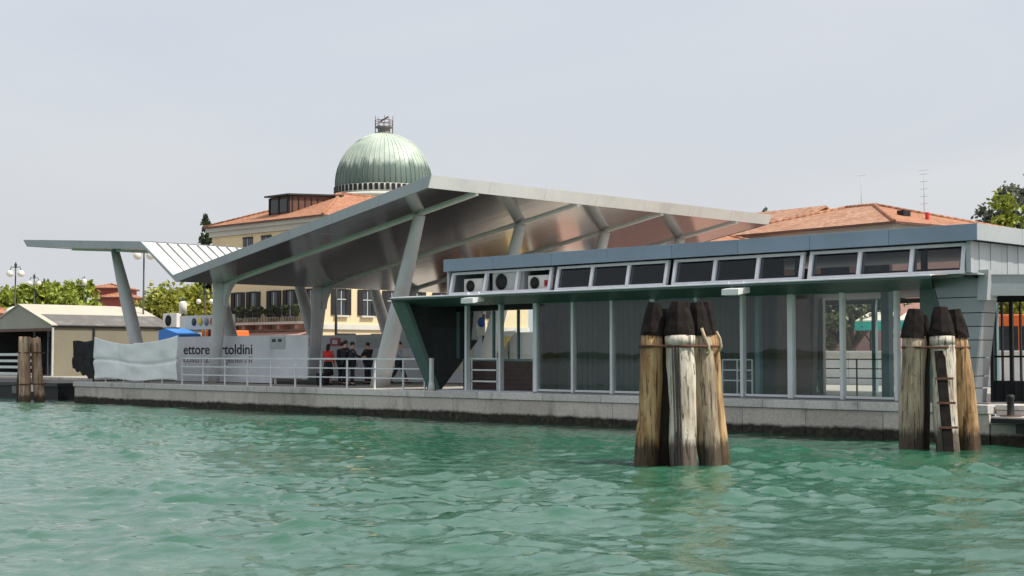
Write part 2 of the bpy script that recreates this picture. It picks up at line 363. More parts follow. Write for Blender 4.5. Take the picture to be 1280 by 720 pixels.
# ================================================================== SETTING: water, ground, quay
DECK = .96
def make_water():
    nx, ny, dx = 760, 400, .13; x0, y0 = -94., -49.7
    kx = np.fft.fftfreq(nx, dx) * 2 * np.pi; ky = np.fft.fftfreq(ny, dx) * 2 * np.pi
    KX, KY = np.meshgrid(kx, ky, indexing='ij'); k = np.hypot(KX, KY); k[0, 0] = 1
    def field(Lpk, cutoff, wd, spread, rms, seed):
        g = np.random.default_rng(seed)
        c = (KX * wd[0] + KY * wd[1]) / k
        kp = 2 * np.pi / Lpk
        S = np.exp(-1.25 * (kp / k) ** 2) / k ** 4 * (spread + (1 - spread) * c ** 2) * np.exp(-(k * cutoff) ** 2); S[0, 0] = 0
        h = np.fft.ifft2((g.normal(size=k.shape) + 1j * g.normal(size=k.shape)) * np.sqrt(S)).real
        return h / h.std() * rms
    H = field(1.2, .045, (-.62, .78), .10, .0135, 3) + field(5.5, .25, (-.45, .89), .06, .027, 5) + field(.45, .03, (-.66, .75), .25, .0085, 9) + field(2.6, .12, (.5, .86), .10, .007, 13)
    gust = field(14., 1.2, (.7, .7), .9, 1., 21); H = H * np.clip(1 + .20 * gust, .55, 1.45)
    H = H + 5.0 * np.maximum(H, 0) ** 2                                        # crests a little sharper than troughs
    # calmer close to the quay face
    ix = x0 + np.arange(nx) * dx; iy = y0 + np.arange(ny) * dx
    XX, YY = np.meshgrid(ix, iy, indexing='ij')
    edge = np.minimum.reduce([(XX - x0) / 4, (x0 + (nx - 1) * dx - XX) / 4, (YY - y0) / 4, np.full_like(XX, 1.)]); edge = np.clip(edge, 0, 1)
    H = H * edge * (.35 + .65 * np.clip((-YY) / 8, 0, 1))
    V = np.stack([XX, YY, H], -1).reshape(-1, 3)
    idx = np.arange(nx * ny).reshape(nx, ny)
    F = np.stack([idx[:-1, :-1], idx[1:, :-1], idx[1:, 1:], idx[:-1, 1:]], -1).reshape(-1, 4)
    xe, ye = ix[-1], iy[-1]; B = 2600.
    ring = [(-B, -B, 0), (x0, -B, 0), (xe, -B, 0), (B, -B, 0), (-B, y0, 0), (x0, y0, 0), (xe, y0, 0), (B, y0, 0), (-B, ye, 0), (x0, ye, 0), (xe, ye, 0), (B, ye, 0)]
    rf = [(0, 1, 5, 4), (1, 2, 6, 5), (2, 3, 7, 6), (4, 5, 9, 8), (6, 7, 11, 10)]
    n0 = len(V); V = np.vstack([V, np.array(ring)]); F = np.vstack([F, np.array(rf) + n0])
    me = bpy.data.meshes.new('lagoon_water'); me.vertices.add(len(V)); me.vertices.foreach_set('co', V.astype(np.float32).ravel())
    me.loops.add(F.size); me.loops.foreach_set('vertex_index', F.ravel().astype(np.int32))
    me.polygons.add(len(F)); me.polygons.foreach_set('loop_start', np.arange(0, F.size, 4, dtype=np.int32)); me.polygons.foreach_set('loop_total', np.full(len(F), 4, np.int32))
    me.polygons.foreach_set('use_smooth', np.ones(len(F), bool)); me.update(calc_edges=True); me.validate()
    me.materials.append(MATS['water']); o = bpy.data.objects.new('lagoon_water', me); COL.objects.link(o); tag(o, kind='structure')
make_water()

g = MB(); g.add([(-62.2, .45, DECK - .004), (700, .45, DECK - .004), (700, 1600, DECK - .004), (-62.2, 1600, DECK - .004)], [(0, 1, 2, 3)])
g.add([(-1600, 6.5, DECK - .004), (-62.2, 6.5, DECK - .004), (-62.2, 1600, DECK - .004), (-1600, 1600, DECK - .004)], [(0, 1, 2, 3)])
tag(g.build('plaza_ground', 'plaza'), kind='structure')
g = MB(); g.add([(-300, 34, DECK), (300, 21.5, DECK), (300, 28.5, DECK), (-300, 41, DECK)], [(0, 1, 2, 3)]); tag(g.build('street', 'asphalt'), kind='structure')

g = MB()
for x0_, x1_, y0_, y1_ in ((-66.5, -47.6, 3.25, 8.9), (-66.5, -38.2, 9.1, 20.5)): g.add([(x0_, y0_, DECK), (x1_, y0_, DECK), (x1_, y1_, DECK), (x0_, y1_, DECK)], [(0, 1, 2, 3)])
tag(g.build('work_yard', 'asphalt'), kind='structure')
quay = thing('quay', (-40, .2, 0), 'long pale stone quay wall with algae-dark foot along the green water', 'quay'); tag(quay, kind='structure')
boxp('wall_core', 'quay_face', quay, (-62.1, .10, -3), (-17.3, .9, .70))
x = -62.2; i = 0
while x < -17.05:
    L = min(1.55 + 1.25 * hash01(i), -17.0 - x)
    if -17.0 - (x + L) < .7: L = -17.0 - x
    boxp('face_block', 'quay_face', quay, (x + .006, 0 + .012 * hash01(i + 50), -1.2), (x + L - .006, .12, .725), .012)
    x += L; i += 1
x = -62.25; i = 0
while x < -17.05:
    L = min(2.0 + 1.5 * hash01(i + 9), -17.0 - x)
    if -17.0 - (x + L) < .9: L = -17.0 - x
    boxp('coping_stone', 'coping', quay, (x + .006, -.05 - .012 * hash01(i + 77), .735), (x + L - .006, .62, DECK - .004 * hash01(i) + .002), .02)
    x += L; i += 1
boxp('wall_return', 'quay_face', quay, (-62.21, .13, -1.2), (-62.0, 6.4, .94))
x = -88.
while x < -62.3: boxp('face_block', 'quay_face', quay, (x, 6.3, -1.2), (x + 2.57, 6.7, .95), .02); x += 2.58
# right-hand end: lit landing with a step and a low stage
x = -16.98; i = 0
while x < -3:
    boxp('face_block', 'quay_right', quay, (x, .02 + .02 * hash01(i + 5), -1.2), (x + 2.28, .3, .50), .012)
    boxp('landing_slab', 'coping', quay, (x, -.04, .51), (x + 2.28, 1.0, .575), .012)
    boxp('step_block', 'coping', quay, (x, .32, .58), (x + 2.28, 1.0, .83), .012)
    boxp('coping_stone', 'coping', quay, (x, .28, .84), (x + 2.28, 1.4, DECK + .002), .015); x += 2.285; i += 1
st = thing('landing_stage', (-15.6, -.2, .5), 'low dark-edged landing stage on the lit quay right of the terminal', 'landing stage')
boxp('plank_top', 'stone_white', st, (-16.75, -.38, .66), (-12.5, .30, .70)); boxp('fender_beam', 'black', st, (-16.75, -.42, .54), (-12.5, -.28, .655))
boxp('bracket', 'dark_metal', st, (-16.2, -.25, .3), (-16.0, .0, .53)); boxp('bracket', 'dark_metal', st, (-13.6, -.25, .3), (-13.4, .0, .53))
bo = thing('mooring_bollard', (-16.42, -.05, .70), 'small black iron bollard on the low landing stage', 'bollard')
MB().lathe([(.0, .0), (.10, 0), (.10, .03), (.085, .05), (.08, .40), (.10, .43), (.10, .50), (.06, .53), (0, .53)], (0, 0, 0), 14).build('post', 'black', bo, True)
MB().lathe([(0, 0), (.26, 0), (.26, .025), (0, .025)], (0, 0, 0), 14).build('base_plate', 'rust', bo, True)

# distant wooded shore across the lagoon (what the glass mirrors)
def far_shore():
    mb = MB(); X = -1500
    top = []
    while X < 900: top.append((X, 2.6 + 3.0 * hash01(X * .37) + 1.6 * math.sin(X * .02) + 1.4 * math.sin(X * .071))); X += 7
    vs = []; fs = []
    for j, (a, h) in enumerate(top): vs += [(a, -700, -1), (a, -705, h * .7), (a, -720, h), (a, -760, -1)]
    for j in range(len(top) - 1):
        for k in range(3): fs.append((4 * j + k, 4 * j + k + 1, 4 * j + 5 + k, 4 * j + 4 + k))
    mb.add(vs, fs); tag(mb.build('far_shore', 'leaf_dark'), kind='structure')
far_shore()

# ================================================================== CANOPY
can = thing('canopy', (-54, 10, DECK), 'large folded grey metal canopy on slanting columns over the quay', 'canopy')
TOP = [(-67.4, 7.83), (-56.5, 7.15), (-53.85, 5.57), (-37.45, 8.39)]
BOT = [(-67.0, 7.50), (-56.05, 6.80), (-53.6, 5.29), (-37.62, 7.99)]
CY0, CY1 = 0., 20.2
def lerp(a, b, t): return tuple(x + (y - x) * t for x, y in zip(a, b))
names = ['wing_roof', 'inner_slope_roof', 'main_slope_roof']
for k in range(3):
    (xa, za), (xb, zb) = TOP[k], TOP[k + 1]
    m = MB(); m.prism([(xa, CY0 + .03, za), (xb, CY0 + .03, zb), (xb, CY0 + .03, zb - .06), (xa, CY0 + .03, za - .06)], (0, CY1 - CY0 - .06, 0)); m.build(names[k], 'canopy_white', can)
for k in range(3):
    (xa, za), (xb, zb) = BOT[k], BOT[k + 1]
    cuts = [CY0 + .03, 2.3, 7.7, 12.8, 17.9, CY1 - .03] if k == 2 else [CY0 + .03, CY1 - .03]
    for a, b in zip(cuts[:-1], cuts[1:]):
        nx_ = 7 if k == 2 else (4 if k == 0 else 1)
        for q in range(nx_):
            (x1_, z1_), (x2_, z2_) = lerp((xa, za), (xb, zb), q / nx_), lerp((xa, za), (xb, zb), (q + 1) / nx_); x1_ += .006 if q else .02; x2_ -= .006 if q < nx_ - 1 else .02
            dz = .006 * (hash01(q * 7 + a * 3) - .5)
            MB().prism([(x1_, a + .004, z1_ + dz), (x2_, a + .004, z2_ - dz), (x2_, a + .004, z2_ + .03), (x1_, a + .004, z1_ + .03)], (0, b - a - .008, 0)).build('soffit_panel', 'soffit', can)
# edge panels along the water side
def edge_panels(k, n):
    for i in range(n):
        t0, t1 = i / n, (i + 1) / n
        e = .006 / math.hypot(TOP[k + 1][0] - TOP[k][0], TOP[k + 1][1] - TOP[k][1])
        if i: t0 += e
        if i < n - 1: t1 -= e
        p = [lerp(TOP[k], TOP[k + 1], t0), lerp(TOP[k], TOP[k + 1], t1), lerp(BOT[k], BOT[k + 1], t1), lerp(BOT[k], BOT[k + 1], t0)]
        MB().prism([(q[0], CY0 - .03, q[1] + (.012 if j < 2 else -.012)) for j, q in enumerate(p)], (0, .06, 0)).build('edge_panel', 'canopy_metal', can)
        MB().prism([(q[0], CY1 - .03, q[1] + (.012 if j < 2 else -.012)) for j, q in enumerate(p)], (0, .06, 0)).build('edge_panel', 'canopy_metal', can)
edge_panels(0, 4); edge_panels(1, 1); edge_panels(2, 6)
for i in range(7):
    a = CY0 - .03 + i * (CY1 + .03) / 7; b = CY0 - .03 + (i + 1) * (CY1 + .03) / 7
    MB().prism([(TOP[3][0], a + .006, TOP[3][1] + .013), (TOP[3][0] + .05, a + .006, TOP[3][1] + .013), (BOT[3][0] + .05, a + .006, BOT[3][1] - .013), (BOT[3][0], a + .006, BOT[3][1] - .013)], (0, b - a - .012, 0)).build('edge_panel', 'canopy_white', can)
    MB().prism([(TOP[0][0], a + .006, TOP[0][1] + .013), (TOP[0][0] - .05, a + .006, TOP[0][1] + .013), (BOT[0][0] - .05, a + .006, BOT[0][1] - .013), (BOT[0][0], a + .006, BOT[0][1] - .013)], (0, b - a - .012, 0)).build('edge_panel', 'canopy_metal', can)
# standing seams on the two visible slopes
y = .75
while y < CY1 - .2:
    for k in (0, 1):
        (xa, za), (xb, zb) = TOP[k], TOP[k + 1]
        MB().bar((xa + .05, y, za + .02), (xb - .05, y, zb + .02), .022, .06).build('standing_seam', 'seam_metal', can)
    y += .52
RIBS = [2.38, 7.75, 12.85, 17.95]
def soff(x):
    for k in range(3):
        if BOT[k][0] <= x <= BOT[k + 1][0]: t = (x - BOT[k][0]) / (BOT[k + 1][0] - BOT[k][0]); return BOT[k][1] + t * (BOT[k + 1][1] - BOT[k][1])
for y in RIBS:
    rb = None
    for k in range(3):
        (xa, za), (xb, zb) = BOT[k], BOT[k + 1]
        MB().bar((xa + .03, y, za - .04), (xb - .03, y, zb - .04), .15, .09).build('rib', 'rib_paint', can)
    # three columns per rib: right one leans out, middle one stands at the fold, left one leans under the wing
    c = MB(); p0 = Vector((-43.05, y, DECK)); p1 = Vector((-40.75, y, soff(-40.75) - .05)); n = 9
    c.tube([p0.lerp(p1, i / n) for i in range(n + 1)], [.37 - .15 * (i / n) ** 1.2 for i in range(n + 1)], 16).build('column', 'column_paint', can)
    c = MB(); p0 = Vector((-54.35, y, DECK)); p1 = Vector((-53.75, y, 5.34))
    c.tube([p0.lerp(p1, i / n) for i in range(n + 1)], [.25 + .13 * (i / n) ** 2 for i in range(n + 1)], 16); col = c.build('column', 'column_paint', can)
    br = [(-53.42, 4.3)] + [(-53.42 + 1.55 * (1 - math.cos(a)), 4.3 + 1.26 * math.sin(a) ) for a in [math.pi / 2 * j / 8 for j in range(1, 9)]]
    poly = [(px, y - .11, min(pz, soff(px) - .05)) for px, pz in br] + [(px, y - .11, soff(px) - .02) for px, pz in reversed(br[1:])] + [(-53.5, y - .11, 5.2), (-53.5, y - .11, 4.35)]
    MB().prism(poly, (0, .22, 0)).build('bracket', 'column_paint', col)
    c = MB(); p0 = Vector((-59.95, y, DECK)); p1 = Vector((-62.85, y, soff(-62.85) - .05))
    c.tube([p0.lerp(p1, i / n) for i in range(n + 1)], [.24 + .10 * math.sin(math.pi * i / n) - .04 * i / n for i in range(n + 1)], 16).build('column', 'column_paint', can)

# ================================================================== TERMINAL BUILDING
ter = thing('terminal_building', (-27.5, 4, DECK), 'long low glazed ferry terminal with green frame and blue-grey roof edge', 'building')
XL, XR = -38.0, -17.1; GY = .5; BACK = 8.6
MULL = [-36.15 + 1.637 * i for i in range(11)]
GZ0, GZ1 = 1.03, 3.84
boxp('floor', 'floor_tile', ter, (-32.85, .35, .90), (XR - .1, BACK, 1.0)); boxp('porch_floor', 'threshold', ter, (-37.5, .30, .90), (-32.86, BACK, .995))
boxp('roof', 'end_grey', ter, (-36.38, -.19, 5.15), (XR - .03, BACK + .3, 5.36)); boxp('ceiling', 'interior_grey', ter, (-36.8, 1.9, 4.02), (XR - .2, BACK, 4.10))
for i, xm in enumerate(MULL):
    wd = .17 if i in (2, 5, 8) else .10
    boxp('mullion', 'mullion', ter, (xm - wd / 2, GY - .09, .975), (xm + wd / 2, GY + .09, GZ1 + .08), .008)
for i in range(2, 10):
    a, b = MULL[i] + .09, MULL[i + 1] - .09
    boxp('glass_pane', 'pane_glass', ter, (a, GY - .006, GZ0 + .06), (b, GY + .006, GZ1))
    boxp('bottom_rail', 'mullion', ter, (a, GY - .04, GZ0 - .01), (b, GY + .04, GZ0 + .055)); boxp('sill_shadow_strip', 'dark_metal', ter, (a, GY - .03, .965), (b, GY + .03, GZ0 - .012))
    boxp('head_rail', 'teal_post', ter, (a, GY - .04, GZ1 + .002), (b, GY + .04, GZ1 + .075))
# green funnel frame: sloping soffit panels, fins at both ends, raised lip
OY, OZ = -.95, 4.07
xs = [-38.45] + [-36.15 + 2.46 * i for i in range(8)] + [-18.0]; xs = [v for v in xs if v <= -18.0]
for a, b in zip(xs[:-1], xs[1:]):
    if b > -18.05: b = -18.72; MB().add([(b, OY, OZ), (-18.0, OY, OZ), (b, GY - .06, GZ1 + .02), (b, OY, OZ + .07), (-18.0, OY, OZ + .07), (b, GY - .06, GZ1 + .085)], [(0, 2, 1), (3, 4, 5), (0, 1, 4, 3), (1, 2, 5, 4), (2, 0, 3, 5)]).build('soffit_panel', 'frame_green', ter)
    MB().prism([(a + .004, OY, OZ), (a + .004, GY - .06, GZ1 + .02), (a + .004, GY - .06, GZ1 + .085), (a + .004, OY, OZ + .07)], (b - a - .008, 0, 0)).build('soffit_panel', 'frame_green', ter)
MB().bar((-38.48, OY - .01, OZ + .075), (-17.98, OY - .01, OZ + .075), .05, .03).build('frame_lip', 'white_frame', ter)
MB().prism([(-38.42, OY, OZ + .082), (-38.42, -.26, OZ + .12), (-38.42, -.26, OZ + .15), (-38.42, OY, OZ + .10)], (20.4, 0, 0)).build('ledge', 'white_frame', ter)
# left fin: outer slanted edge, dark inner cladding planks
def fin_poly(x):
    return [(-38.48, OY, OZ + .06), (-37.75, .22, .985)]
fin = MB(); fin.prism([(-38.48, OY, OZ + .05), (-37.78, .16, .985), (-37.50, .30, .985), (-38.12, OY + .30, OZ + .02)], (.05, .14, 0)); fin.build('frame_edge', 'frame_green', ter)
zs = [.99, 1.5, 2.02, 2.713, 3.2, 3.6, 3.97]
for z0, z1 in zip(zs[:-1], zs[1:]):
    for seg in (0, 1):
        def yl(z): t = (z - .98) / (OZ - .98); return .31 - .94 * t
        def xf(z): return -37.80 - .60 * (z - .98) / (OZ - .98)
        def yr(z): return min(2.9, .82 + (z - .98) * 1.2)
        def ym(z): return min(yr(z), max(yl(z), .62))
        a0, a1, b0, b1 = (yl(z0), yl(z1), ym(z0), ym(z1)) if seg == 0 else (ym(z0), ym(z1), yr(z0), yr(z1))
        if max(b0 - a0, b1 - a1) < .03: continue
        MB().prism([(xf(z0), a0 + .004, z0 + .006), (xf(z0), b0 - .004, z0 + .006), (xf(z1), b1 - .004, z1 - .006), (xf(z1), a1 + .004, z1 - .006)], (-.05, 0, 0)).build('cladding_plank', 'dark_panel', ter)
MB().prism([(xf(1.) - .055, yl(1.0), 1.0), (xf(1.) - .055, yr(1.), 1.0), (xf(2.713) - .055, 2.9, 2.713), (xf(4.) - .055, 2.9, 3.97), (xf(4.) - .055, yl(4.0), 3.97)], (-.08, 0, 0)).build('fin_core', 'dark_metal', ter)
boxp('porch_ceiling', 'dark_panel', ter, (-38.46, .46, 3.98), (-32.8, 2.95, 4.012))
# right end: green return with slanting outer edge
MB().prism([(-19.06, .40, .99), (-17.86, .40, .99), (-18.73, .40, 4.12), (-19.06, .40, 4.12)], (0, .10, 0)).build('frame_return', 'frame_green', ter)
MB().bar((-17.84, .37, .99), (-18.72, .37, 4.13), .05, .05, (0, 1, 0)).build('frame_edge', 'frame_green', ter)
# right front: horizontal cladding planks with leaning corner
pz = [.99, 1.36, 1.66, 2.12, 2.56, 2.90, 3.24, 3.63, 4.15]
for z0, z1 in zip(pz[:-1], pz[1:]):
    def xr(z): return -17.62 + (z - 1.0) * .13
    def xl(z): return -17.80 - (z - .99) * .28
    MB().prism([(xl(z0), .36, z0 + .01), (max(xr(z0), xl(z0) + .1), .36, z0 + .01), (xr(z1), .36, z1 - .012), (xl(z1), .36, z1 - .012)], (0, .06, 0)).build('cladding_plank', 'cladding', ter)
    MB().prism([(xr(z0) + .01, .40, z0 + .01), (xr(z0) + .01, 1.05, z0 + .01), (xr(z1) + .01, 1.05, z1 - .012), (xr(z1) + .01, .40, z1 - .012)], (-.05, 0, 0)).build('cladding_plank', 'cladding', ter)
MB().prism([(-18.0, .51, .98), (-17.72, .51, .98), (-17.32, .51, 4.18), (-18.7, .51, 4.18)], (0, .5, 0)).build('corner_core', 'dark_metal', ter)
MB().prism([(-17.42, .28, 3.55), (-17.16, .28, 3.55), (-17.10, .28, 4.30), (-17.36, .28, 4.30)], (0, .5, 0)).build('bracket', 'end_grey', ter)
# ledge over the planks
boxp('ledge', 'end_grey', ter, (-18.0, -.1, 4.17), (-17.2, .5, 4.21))
# roof edge panels
FJ = [-36.45, -34.05, -31.42, -29.1, -26.6, -24.24, -21.88, -19.5, -17.07]
for a, b in zip(FJ[:-1], FJ[1:]): boxp('roof_edge_panel', 'fascia_blue', ter, (a + .005, -.34, 5.0), (b - .005, -.28, 5.41), .006)
boxp('roof_edge_core', 'dark_metal', ter, (-36.4, -.275, 5.02), (-17.12, -.20, 5.38))
y = -.34
while y < BACK: boxp('roof_edge_panel', 'end_grey', ter, (-17.13, y + .005, 5.0), (-17.07, min(y + 2.4, BACK) - .005, 5.41), .006); boxp('roof_edge_panel', 'fascia_blue', ter, (-36.46, y + .07, 5.0), (-36.41, min(y + 2.4, BACK) - .005, 5.41)); y += 2.4
# upper right end: vertical seam cladding
y = .0
while y < BACK:
    boxp('end_plank', 'end_grey', ter, (-17.42, y + .004, 4.2), (-17.36 - .0 + .012 * (int(y * 4) % 2), y + .30 - .004, 4.995)); y += .30
boxp('end_core', 'dark_metal', ter, (-17.60, .0, 4.1), (-17.43, BACK, 5.1))
boxp('corner_post', 'end_grey', ter, (-17.46, -.16, 4.22), (-17.34, -.004, 4.995)); boxp('corner_post', 'end_grey', ter, (-36.46, -.16, 4.22), (-36.36, .3, 4.995))
boxp('upper_left_end', 'end_grey', ter, (-36.45, .31, 4.1), (-36.38, BACK, 5.1))
# clerestory windows, leaning inwards at the top
GR = [(-36.31, -34.63, -33.14, -31.61), (-31.40, -29.91, -28.44, -26.92), (-26.72, -25.21, -23.72, -22.23), (-22.05, -20.50, -18.98, -17.50)]
cz0, cz1 = 4.20, 4.97
def cy(z): return -.22 + (z - cz0) * .21
def crow(a, b, z0, z1, th0, th1, nm, mt, par):
    return MB().prism([(a, cy(z0) + th0, z0), (b, cy(z0) + th0, z0), (b, cy(z1) + th0, z1), (a, cy(z1) + th0, z1)], (0, th1 - th0, 0)).build(nm, mt, par)
aci = 0
for gi, grp in enumerate(GR):
    crow(grp[0], grp[3], cz0, cz0 + .09, -.01, .10, 'window_sill', 'white_frame', ter)
    crow(grp[0], grp[3], cz1 - .08, cz1, -.01, .10, 'window_head', 'white_frame', ter)
    for j, xx in enumerate(grp):
        wd = .11
        a = xx if j == 0 else (xx - wd if j == 3 else xx - wd / 2)
        crow(a, a + wd, cz0 + .092, cz1 - .082, -.012, .102, 'window_post', 'white_frame', ter)
    for j in range(3):
        a, b = grp[j] + (.112 if j == 0 else .058), grp[j + 1] - (.112 if j == 2 else .058)
        if gi == 0: continue                                             # the first three stand open round the cooling units
        wn = crow(a + .0, b, cz0 + .10, cz1 - .09, .05, .062, 'window_pane', 'smoke_glass', ter)
        crow(a + .01, a + .06, cz0 + .10, cz1 - .09, .066, .10, 'sash', 'white_frame', wn)
        crow(a + .07, b - .01, cz0 + .10, cz0 + .15, .066, .10, 'sash', 'dark_metal', wn); crow(b - .06, b - .01, cz0 + .16, cz1 - .13, .066, .10, 'sash', 'dark_metal', wn)
        crow(a + .07, b - .01, cz1 - .13, cz1 - .095, .066, .10, 'sash', 'dark_metal', wn)
boxp('plenum_floor', 'interior_grey', ter, (-36.3, -.12, 4.13), (-17.65, 1.88, 4.19)); boxp('plenum_back', 'interior_grey', ter, (-36.3, 1.7, 4.19), (-31.5, 1.8, 5.14))
boxp('plenum_back', 'dark_screen', ter, (-31.45, 1.5, 4.19), (-24., 1.56, 5.14))
boxp('plenum_side', 'dark_screen', ter, (-31.52, -.05, 4.2), (-31.46, 1.7, 5.14))
for i, xx in enumerate((-23.2, -21.2, -19.3)): boxp('truss_post', 'teal_post', ter, (xx, .9, 4.2), (xx + .12, 1.05, 5.14))
boxp('truss_chord', 'interior_grey', ter, (-24, 1.0, 4.95), (-17.7, 1.12, 5.1))
# inside: screen of dark slats behind the left panes, columns, back glazing
xx = -32.7
while xx < -24.15: boxp('screen_slat', 'dark_screen', ter, (xx + .008, 1.30 + .01 * (int(xx * 10) % 2), 1.01), (xx + .212, 1.36, 3.98)); xx += .22
boxp('screen_core', 'dark_metal', ter, (-32.72, 1.37, 1.01), (-24.12, 1.45, 4.0)); boxp('screen_end', 'brown_counter', ter, (-24.11, 1.25, 1.01), (-24.03, 3.0, 4.0))
boxp('porch_side_wall', 'brown_counter', ter, (-32.83, .62, 1.0), (-32.74, 3.6, 3.98))
for xx in (-29.0, -27.4, -25.3, -23.2, -21.1, -19.0, -17.5): boxp('back_mullion', 'teal_post', ter, (xx - .07, BACK - .1, 1.0), (xx + .07, BACK + .05, 4.0))
boxp('back_lintel', 'interior_grey', ter, (-36.5, BACK + .06, 3.86), (-17.3, BACK + .16, 4.01)); boxp('back_wall', 'interior_grey', ter, (-36.5, BACK - .2, 1.0), (-29.1, BACK - .12, 3.98))
MB().prism([(-24.50, 3.0, 1.0), (-24.05, 3.0, 1.0), (-23.95, 3.0, 4.0), (-24.25, 3.0, 4.0)], (0, .25, 0)).build('leaning_pier', 'interior_grey', ter)
boxp('inner_post', 'teal_post', ter, (-22.1, 3.6, 1.0), (-21.85, 3.85, 4.0)); boxp('inner_post', 'stone_white', ter, (-26.0, 6.4, 1.0), (-25.86, 6.55, 4.0))
boxp('inner_post', 'teal_post', ter, (-24.6, .95, 1.0), (-24.45, 1.1, 4.0))
# the porch: recessed doors over a brown kick panel
boxp('kick_panel', 'brown_counter', ter, (-37.66, 1.72, 1.0), (-32.9, 1.82, 1.98)); boxp('kick_rail', 'teal_post', ter, (-37.66, 1.70, 1.985), (-32.9, 1.84, 2.05))
for k in range(6): boxp('kick_board', 'brown_counter', ter, (-37.64, 1.70, 1.03 + .155 * k), (-32.92, 1.716, 1.17 + .155 * k))
DOORX = (-38.02, -36.2, -35.0, -33.9, -32.95)
for a_, b_ in zip(DOORX[:-1], DOORX[1:]): boxp('porch_pane', 'pane_glass', ter, (a_ + .09, 1.765, 2.055), (b_ - .01, 1.777, 3.72))
for xx in DOORX[:-1]: boxp('porch_mullion', 'teal_post', ter, (xx, 1.73, 2.055), (xx + .08, 1.81, 3.72))
boxp('porch_head', 'dark_metal', ter, (-38.05, 1.72, 3.725), (-32.9, 1.83, 3.975))
ra = thing('porch_railing', (-36., .42, DECK), 'short pale steel railing with three bars inside the porch opening', 'railing')
for zz in (1.30, 1.68, 2.06): MB().bar((-36.1, .62, zz), (-34.78, .62, zz), .05, .05).build('rail', 'rail_white', ra)
for xx in (-36.06, -34.8): boxp('post', 'rail_white', ra, (xx - .025, .595, .995), (xx + .025, .645, 2.04))
for i, (xx, yy) in enumerate(((-28.2, 7.2), (-25.75, .95))):
    rl = thing('inner_railing', (xx, yy, 1.0), ('dark thin railing at the back of the glazed hall' if i == 0 else 'pale thin railing inside the hall behind the tall piles'), 'railing')
    L = 4.6 if i == 0 else 1.05
    for zz in (.45, .75, 1.05): MB().bar((0, 0, zz), (L, 0, zz), .035, .035).build('rail', 'dark_metal' if i == 0 else 'mullion', rl, True)
    for k in range(4 if i == 0 else 3): MB().bar((L * k / (3 if i == 0 else 2), 0, 0), (L * k / (3 if i == 0 else 2), 0, 1.05), .04, .04, (0, 1, 0)).build('post', 'dark_metal' if i == 0 else 'mullion', rl, True)
po = thing('white_post', (-37.55, .12, DECK), 'white steel post with flared foot beside the green frame', 'post')
MB().tube([(0, 0, .0), (0, 0, .30)], [.13, .09], 10).build('foot', 'rail_white', po, True); boxp('shaft', 'rail_white', po, (-.06, -.06, .28), (.06, .06, 1.12), .01, True)
# side canopy at the right end
RV = Vector((.707, .707, 0)); A = Vector((-17.18, .42, 0)); B_ = A + RV * 5.2
sc = thing('entrance_canopy', (-15.5, 4, DECK), 'grey flat-edged entrance canopy at the right end of the terminal', 'canopy')
MB().prism([(A.x, A.y, 3.66), (B_.x, B_.y, 3.66), (B_.x, B_.y, 4.17), (A.x, A.y, 4.17)], (-.05, .05, 0)).build('edge_panel', 'cladding', sc)
MB().prism([(A.x - .06, A.y + .06, 3.72), (B_.x - .06, B_.y + .06, 3.72), (B_.x - .06, 9, 3.72), (A.x - .06, 9, 3.72)], (0, 0, .40)).build('slab', 'interior_grey', sc)
MB().bar((A.x, A.y, 4.185), (B_.x, B_.y, 4.185), .10, .02).build('cap', 'end_grey', sc)
gt = thing('entrance_gate', (-16.5, 2.2, DECK), 'dark gate of upright bars under the entrance canopy at the right edge', 'gate')
GX = [-18.0, -17.72, -17.47, -17.22, -16.9, -16.6, -16.2, -15.8, -15.4, -15.0]
for i, xx in enumerate(GX): boxp('bar', 'dark_metal', gt, (xx - (.045 if i % 2 == 0 else .018), 2.16, DECK), (xx + (.045 if i % 2 == 0 else .018), 2.24, 3.70))
boxp('kick_panel', 'dark_panel', gt, (-18.05, 2.25, DECK), (-14.9, 2.31, 1.52)); boxp('rail', 'dark_metal', gt, (-18.05, 2.25, 2.12), (-14.9, 2.29, 2.17)); boxp('head_rail', 'dark_metal', gt, (-18.05, 2.14, 3.55), (-14.9, 2.26, 3.71))

# cooling units in the three open clerestory bays
def ac_unit(loc, wd, ht, mt, label, red=False, fan=.5):
    o = thing('cooling_unit', loc, label, 'air conditioner')
    boxp('casing', mt, o, (-wd / 2, 0, 0), (wd / 2, .32, ht), .02, True)
    fx = -wd / 2 + fan * wd; r = ht * .37
    MB().lathe([(0, 0), (r, 0), (r, .02), (0, .02)], (0, 0, 0), 22).build('fan_opening', 'black', o, True)
    f = o.children[-1]; f.rotation_euler = (R(90), 0, 0); f.location = (fx, -.004, ht / 2)
    gr = MB()
    for q in (.35, .7, 1.02): gr.tube([(r * q * math.cos(t), r * q * math.sin(t), .03) for t in [2 * math.pi * k / 20 for k in range(21)]], .008, 4)
    for k in range(6): t = math.pi * k / 6; gr.bar((-r * math.cos(t), -r * math.sin(t), .03), (r * math.cos(t), r * math.sin(t), .03), .012, .01)
    gq = gr.build('grille', 'dark_metal', f, True)
    boxp('louvre_panel', mt, o, (fx + r + .04, -.012, .05), (wd / 2 - .03, -.001, ht - .05), 0, True)
    if red:
        for zz in (.30, .13): boxp('red_label', 'red_paint', o, (wd / 2 - .20, -.02, ht * (zz + .12)), (wd / 2 - .03, -.013, ht * (zz + .12) + .12), 0, True)
    for s in (-1, 1): boxp('foot', 'dark_metal', o, (s * wd * .38 - .04, .02, -.06), (s * wd * .38 + .04, .30, -.001), 0, True)
    return o
ac_unit((-35.45, .12, 4.25), .95, .50, 'ac_white', 'small cream cooling unit in the leftmost open roof window', fan=.36)
